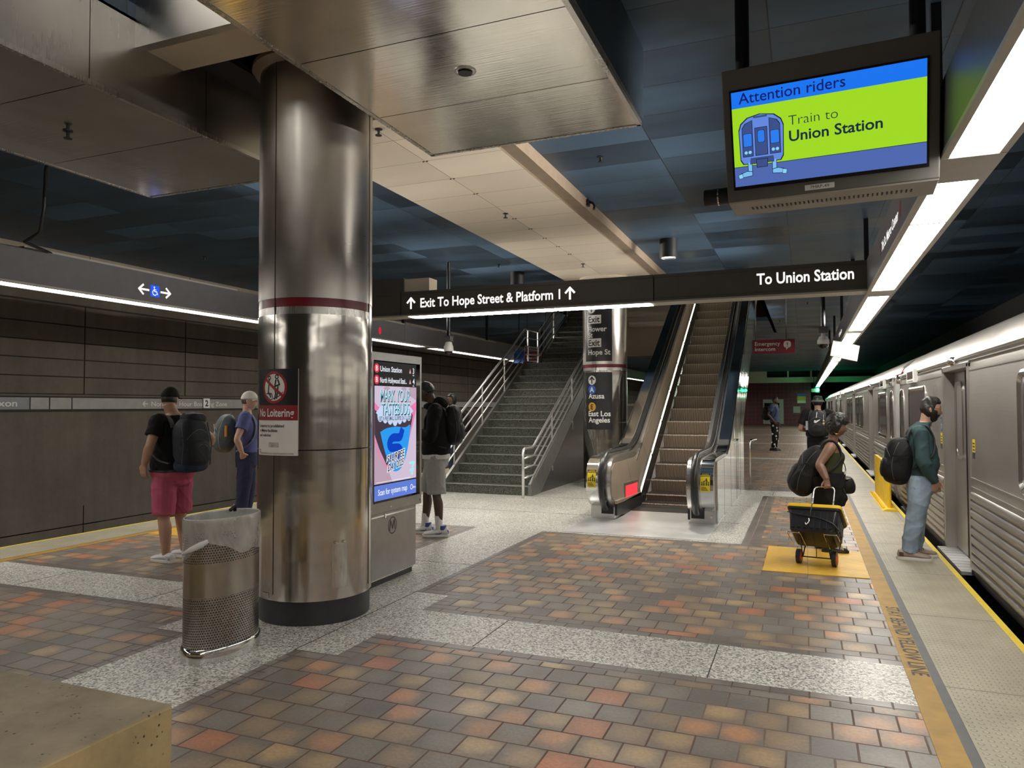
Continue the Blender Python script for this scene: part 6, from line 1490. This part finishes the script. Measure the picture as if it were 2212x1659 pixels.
# ---- person in pink shorts at the left track (faces -x, looks up the track)
pt = [(0, .80, .15, .12), (-.01, .88, .195, .165), (.0, .96, .198, .175), (.01, 1.06, .19, .172), (.01, 1.18, .185, .16), (0, 1.30, .190, .140), (-.01, 1.39, .185, .115), (-.015, 1.445, .15, .085), (-.012, 1.485, .10, .068), (0, 1.52, .062, .062)]
F = person('person in black cap, black tee and pink shorts with hands on hips', (-6.12, 5.72), (-1, .02), 1.76, SK_M, dict(
    torso=pt, head=(.0, .05, 1.655), hyaw=1.15, hpitch=-.05, hs=1.0, neck=1.12, shoulderR=(.195, -.01, 1.43), shoulderL=(-.195, -.01, 1.43), elbowR=(.42, -.10, 1.23), elbowL=(-.30, -.02, 1.19), wristR=(.245, -.02, 1.0), wristL=(-.285, .075, 1.0),
    hipR=(.098, 0, .90), hipL=(-.098, 0, .90), kneeR=(.115, .01, .45), kneeL=(-.125, -.02, .45), ankleR=(.125, -.04, .085), ankleL=(-.135, -.07, .085), footR=.15, footL=.02, arm=1.18, leg=1.08,
    handR=dict(d=(-.3, .9, -.45), pn=(-.8, 0, -.3), curl=.35), handL=dict(d=(.12, .25, -1), pn=(1, .1, 0), curl=.35, k=1.05)), .006)
top_garment(F, 't_shirt', BLK, .935, e=.018, sleeve=.62, rs=.083, re=.082, neckz=1.50, amp=.010, seed=1.)
MB().loft([F['ring'](r[0], r[1], r[2], r[3], .031) for r in F['dense'](pt) if .905 < r[1] < .955]).build('belt', M['black_plastic'], F['o'], 60)
PK = cloth('pink_shorts', (.40, .085, .135), var=.14, vs=6, bump=.18)
trousers(F, 'shorts', PK, .925, .95, e=.027, rt=.125, rb=.112, amp=.011, seed=6.)
W = F['J']['wristL']; MB().tube([W+Vector((.0, -.012, .045)), W+Vector((0, -.008, .018))], [.034, .034], 16).build('wristband', P('red_wristband', (.70, .06, .10), .5), F['o'], 60)
def cap(F, mat, brim=True, name='cap'):
    def f(d):
        p = head_pt(d); k = smoothstep(.018, .03, p.z+.12*min(0, p.y+.02)*-.0); return p+Vector(d)*(-.012+.030*k+.004*smoothstep(.05, .1, p.z)*k)
    o = remesh(head_shell(f, F['hm']), name, mat, F['o'], .006, 3)
    if brim:
        hm = F['hm']; rings = []
        for t in np.linspace(0, 1, 6):
            row = []
            for u in np.linspace(-1, 1, 13):
                a = u*1.25; r = .086+.075*t*math.cos(u*1.15); row.append(hm @ Vector((r*math.sin(a)*.86, .012+r*math.cos(a), .036-.012*t-.014*u*u)))
            rings.append(row)
        b = MB(); b.loft(rings, 0, cap=False, closed=False); q = b.build('brim', mat, o, 180, recalc=False); s = q.modifiers.new('s', 'SOLIDIFY'); s.thickness = .006; s.offset = 0
    return o
cap(F, cloth('black_cap', (.014, .013, .013))); hair(F, 'hair', M['hair_black'], short_hair(.004, .06, -.035, .001))
for s in 'RL':
    A = F['J']['ankle'+s]; shoe('shoe', F['o'], (A.x, A.y-.015, 0), .15 if s == 'R' else .02, .30, (WHS, WH_SOLE, LACE, P('pale_grey_patch', (.42, .43, .45), .6)), lift=0.001)
NB = cloth('slate_backpack', (.022, .026, .033), bump=.3, rough=.65); NB2 = cloth('slate_pocket', (.026, .030, .033), rough=.7); BLU = cloth('blue_base', (.026, .035, .062))
bp = pack('dark slate rucksack on the person in pink shorts', F, (-.03, -.285, 1.205), (.18, .135, .275), -.06, (NB, NB2, ZIP, P('grey_strap', (.10, .10, .11), .7)), straps=std_straps(F, .125))
b = MB(); b.ell((-.03, -.285, .985), .165, .13, .075, 26, 12, e=.7); remesh(b, 'base_panel', BLU, bp, .008, 4)
b = MB(); b.ell((.01, -.27, 1.46), .13, .10, .06, 22, 12, e=.7); remesh(b, 'roll_top', NB, bp, .008, 4, .006)
MB().tube([(.07, -.40, 1.42), (.12, -.41, 1.2), (.13, -.38, .98)], .006, 6).build('compression_cord', ZIP, bp, 180)
MB().box(.23, .235, -.20, -.14, 1.36, 1.40).build('luggage_tag', M['white_paint'], bp)

# ---- person in navy half hidden behind the near column
F = person('person in navy trousers, violet tee and white cap, half hidden behind the near column', (-6.75, 7.5), (.78, .62), 1.76, SK_L, dict(hyaw=.1, elbowR=(.26, -.10, 1.17), wristR=(.23, -.04, .99), handR=dict(d=(-.5, .1, -.6), pn=(-1, 0, 0), curl=.9), kneeR=(.10, -.03, .49), ankleR=(.1, -.08, .085)), .007)
NVY = cloth('navy_work_cloth', (.030, .034, .07)); VIO = cloth('blue_violet_tee', (.10, .11, .27))
top_garment(F, 't_shirt', VIO, .99, e=.028, sleeve=.55, rs=.078, re=.078, neckz=1.49, amp=.006); trousers(F, 'trousers', NVY, 1.02, 1.93, e=.022, rt=.105, rk=.085, rb=.075, amp=.009, seed=2.)
cap(F, cloth('white_cap', (.55, .53, .48))); hair(F, 'hair', P('brown_hair', (.07, .045, .03), .5), short_hair(.004, .06, -.035, .001))
for s in 'RL':
    A = F['J']['ankle'+s]; shoe('shoe', F['o'], (A.x, A.y-.02, 0), 0, .29, (BSH, M['black_rubber'], BSH))
GB = cloth('grey_green_backpack', (.085, .10, .105), rough=.6); bp = pack('grey backpack with orange strap tab on the person in navy', F, (0, -.255, 1.235), (.165, .135, .25), -.08, (GB, cloth('grey_pocket', (.11, .125, .13)), P('pale_piping', (.42, .40, .34), .6), cloth('pale_strap', (.20, .22, .24))), straps=std_straps(F, .12), e=.8)
for sg in (1,):
    MB().tube(spline([(sg*.09, -.39, 1.36), (sg*.12, -.37, 1.22), (sg*.07, -.385, 1.06)], 5), .006, 6).build('piping', P('piping_pale', (.42, .40, .34), .6), bp, 180)
    MB().tube([(sg*.168, -.24, 1.34), (sg*.176, -.24, 1.20)], .016, 8, flat=.006).build('strap_tab', P('orange_tab', (.55, .25, .04), .6), bp, 60)

# ---- person in black hoodie behind the kiosk (faces left)
ht = [(-.08, .84, .15, .11), (-.08, .94, .18, .14), (-.08, 1.06, .185, .145), (-.085, 1.18, .185, .14), (-.09, 1.32, .19, .135), (-.10, 1.44, .19, .115), (-.10, 1.53, .17, .095), (-.09, 1.575, .11, .075), (-.06, 1.615, .062, .062)]
F = person('tall person in black hoodie and grey shorts beside the kiosk', (-4.3, 7.95), (-.95, -.3), 1.86, SK_X, dict(
    torso=ht, head=(0, .045, 1.752), hpitch=-.30, hyaw=.1, shoulderR=(.20, -.10, 1.52), shoulderL=(-.20, -.10, 1.52), elbowL=(-.27, -.06, 1.21), elbowR=(.27, -.06, 1.21), wristL=(-.12, .13, 1.25), wristR=(.10, .14, 1.25),
    hipR=(.095, -.07, .96), hipL=(-.095, -.08, .96), kneeL=(-.11, -.105, .50), kneeR=(.10, .05, .50), ankleL=(-.12, -.14, .09), ankleR=(.10, .085, .09), footL=-.05, footR=.05, handL=dict(d=(.5, .6, .3), pn=(.2, -.2, 1), curl=.7), handR=dict(d=(-.5, .6, .3), pn=(-.2, -.2, 1), curl=.7)), .007)
HD = cloth('black_hoodie', (.005, .005, .006)); b = MB()
top_garment(F, 'hoodie', HD, .985, e=.03, sleeve=1.95, rs=.09, re=.075, rw=.05, neckz=1.60, amp=.008, seed=3.)
b.ell((0, -.14, 1.625), .13, .10, .085, 22, 14); b.ell((0, -.02, 1.58), .12, .10, .05, 20, 12); remesh(b, 'hood', HD, F['o'], .008, 4, .008)
MB().loft([F['ring'](r[0], r[1], r[2], r[3], .026) for r in F['dense'](ht) if .935 < r[1] < 1.0]).build('undershirt_hem', cloth('white_undershirt', (.52, .52, .51)), F['o'], 60)
SHORT = cloth('grey_shorts', (.27, .27, .265), var=.1, vs=5); trousers(F, 'shorts', SHORT, .975, .97, e=.02, rt=.125, rb=.118, amp=.007, seed=2.)
hair(F, 'hair', M['hair_black'], short_hair(.012, .05, -.02, .003))
SKB = P('shoe_navy', (.035, .05, .22), .5)
for s in 'RL':
    K_, A = F['J']['knee'+s], F['J']['ankle'+s]; MB().tube([K_.lerp(A, .60), A+Vector((0, -.004, 0))], [.050, .045], 16).build('sock', cloth('white_sock', (.58, .58, .57)), F['o'], 60)
    shoe('shoe', F['o'], (A.x, A.y-.02, 0), -.05 if s == 'L' else .05, .315, (WHS, WH_SOLE, SKB, SKB), high=True, swoosh=True, lift=.001)
pack('black backpack on the person in the black hoodie', F, (0, -.30, 1.35), (.155, .105, .25), -.05, (BAG2, BAG2, ZIP, STRAP), straps=std_straps(F, .12, up=.03))

# ---- person in white top behind the stair rail (faces left, arms folded)
F = person('person in white long-sleeved top with folded arms behind the stair rail', (-6.72, 13.4), (-.9, -.44), 1.82, SK_D, dict(hyaw=-.35, head=(0, .02, 1.70), elbowL=(-.27, .06, 1.22), elbowR=(.27, .06, 1.22), wristL=(.08, .19, 1.24), wristR=(-.10, .21, 1.20), handL=dict(d=(1, .1, 0), pn=(0, -1, 0), curl=.3), handR=dict(d=(-1, .1, 0), pn=(0, -1, 0), curl=.3)), .008)
top_garment(F, 'long_sleeve_top', cloth('white_top', (.46, .46, .43)), .98, e=.022, sleeve=1.95, rs=.075, re=.062, rw=.045, neckz=1.55, amp=.007); trousers(F, 'jeans', cloth('dark_denim', (.035, .05, .085)), 1.0, 1.93, e=.012, rt=.095, rk=.075, rb=.065)
hair(F, 'hair', M['hair_black'], lambda d, p: (lambda k: -.012+(.03)*k+strand(d, 1.5, .004)*k)(smoothstep(-.012, .012, p.z-(.065 if p.y > .03 else .065-.15*smoothstep(.03, -.02, p.y)))))
for s in 'RL': shoe('shoe', F['o'], (F['J']['ankle'+s].x, F['J']['ankle'+s].y-.02, 0), 0, .3, (BSH, WH_SOLE, BSH))
pack('dark maroon-black backpack on the person in the white top', F, (0, -.24, 1.28), (.16, .12, .24), -.05, (cloth('plum_black_bag', (.022, .014, .017)), BAG2, ZIP, STRAP), straps=std_straps(F, .12))

# ---- far person in blue tee and flowered trousers (faces right)
F = person('far person in blue tee and black trousers with white flowers', (-1.0, 27.0), (.95, -.3), 1.88, SK_D, dict(elbowR=(.27, -.12, 1.28), wristR=(.24, .07, 1.03), handR=dict(d=(-.2, .6, -.8), pn=(-1, 0, 0), curl=.6)), .009)
top_garment(F, 't_shirt', cloth('blue_tee', (.050, .075, .14)), 1.0, e=.026, sleeve=.6, rs=.085, re=.085, neckz=1.6, amp=.006); trousers(F, 'trousers', BLK, 1.02, 1.93, e=.014, rt=.10, rk=.08, rb=.068)
b = MB()
for i in range(26):
    s_ = 1 if i % 2 else -1; z = .12+.036*i; a = i*2.4; K_, A, H_ = (F['J'][n+('R' if s_ > 0 else 'L')] for n in ('knee', 'ankle', 'hip')); c = A.lerp(K_, (z-A.z)/(K_.z-A.z)) if z < K_.z else K_.lerp(H_, (z-K_.z)/(H_.z-K_.z)); r = .078 if z < .55 else .105
    p_ = c+Vector((math.cos(a)*r, math.sin(a)*r, 0))
    for j in range(5): q = 2*PI*j/5; b.ell(p_+Vector((-math.sin(a)*math.cos(q)*.02, math.cos(a)*math.cos(q)*.02, math.sin(q)*.02)), .016, .016, .016, 8, 6)
b.build('flower_print', M['white_paint'], F['o'], 180)
hair(F, 'hair', M['hair_black'], short_hair(.007, .055, -.05, .001)); hair(F, 'beard', M['hair_black'], lambda d, p: -.012+.018*smoothstep(-.05, -.07, p.z)*smoothstep(-.02, .0, p.y))
for s in 'RL': shoe('shoe', F['o'], (F['J']['ankle'+s].x, F['J']['ankle'+s].y-.02, 0), 0, .3, (BSH, M['black_rubber'], BSH))
pack('black backpack on the far person in blue tee', F, (0, -.27, 1.30), (.17, .14, .25), -.05, (BAG2, BAG2, ZIP, STRAP), straps=std_straps(F, .12))

# ---- person in bucket hat (faces away)
F = person('person in dark green bucket hat and black tee seen from behind', (.21, 14.3), (.05, 1), 1.74, SK_M, dict(elbowL=(-.29, -.04, 1.16), elbowR=(.29, -.04, 1.16), wristL=(-.16, .18, 1.10), wristR=(.16, .18, 1.10), arm=1.1), .008)
top_garment(F, 't_shirt', BLK, .93, e=.03, sleeve=.75, rs=.088, re=.088, neckz=1.50, amp=.006); trousers(F, 'trousers', BLK, .95, 1.93, e=.016, rt=.105, rk=.088, rb=.08)
HATM = cloth('green_black_hat', (.02, .028, .024)); b = MB(); b.lathe([(.118, -.002), (.10, .03), (.092, .05), (.086, .085), (.07, .105), (.02, .112)], n=40, sx=.92, sy=1.08); q = b; q.v = [tuple(F['hm'] @ (Vector(v)+Vector((0, 0, .018)))) for v in q.v]; hat = remesh(q, 'bucket_hat', HATM, F['o'], .007, 2)
b = MB(); b.lathe([(.098, .034), (.128, .0), (.13, .0), (.10, .036)], n=40, sx=.94, sy=1.08, cap=False); b.v = [tuple(F['hm'] @ (Vector(v)+Vector((0, 0, .012)))) for v in b.v]; b.build('brim', P('hat_brim', (.10, .12, .11), .7), hat, 180)
b = MB()
for j in range(5): a = PI/2+2*PI*j/5; b.tube([F['hm'] @ Vector((0, -.107, .065)), F['hm'] @ Vector((.03*math.cos(a), -.102, .065+.028*math.sin(a)))], .003, 6)
b.build('star_emblem', P('hat_emblem', (.16, .18, .18), .6), hat)
hair(F, 'hair', M['hair_black'], short_hair(.008, .05, -.06, .002))
for s in 'RL': shoe('shoe', F['o'], (F['J']['ankle'+s].x, F['J']['ankle'+s].y-.02, 0), 0, .3, (BSH, M['black_rubber'], BSH))
bp = pack('black backpack with white tick logo and charms on the person in bucket hat', F, (0, -.245, 1.255), (.155, .125, .23), -.04, (cloth('charcoal_bag', (.022, .024, .029), rough=.6), cloth('charcoal_pocket', (.017, .018, .022), rough=.6), ZIP, cloth('charcoal_strap', (.05, .055, .065))), straps=std_straps(F, .115), e=.7)
def bk(x, z): return Vector((x, -.245-.125*1.02-.006*1, z))
b = MB(); b.add([bk(-.055, 1.285), bk(-.03, 1.262), bk(.05, 1.32), bk(.05, 1.335), bk(-.02, 1.305), bk(-.035, 1.32), bk(-.045, 1.315)], [(0, 1, 2, 3, 4, 5, 6)]); b.build('tick_logo', M['white_paint'], bp)
MB().tube([(.0, -.375, 1.46), (-.012, -.378, 1.36)], .006, 8).build('zip_pull', M['white_paint'], bp); b = MB().ell((.105, -.36, 1.30), .018, .014, .022).ell((.105, -.362, 1.25), .024, .018, .028).tube([(.105, -.355, 1.42), (.105, -.36, 1.2)], .004, 6); b.build('charm', P('brass_charm', (.5, .42, .28), .35, .8), bp, 180)
b = MB().tube([(-.165, -.25, 1.14), (-.165, -.25, 1.30)], [.032, .030], 14); b.build('water_bottle', P('bottle_pale', (.45, .5, .58), .3), bp, 60)
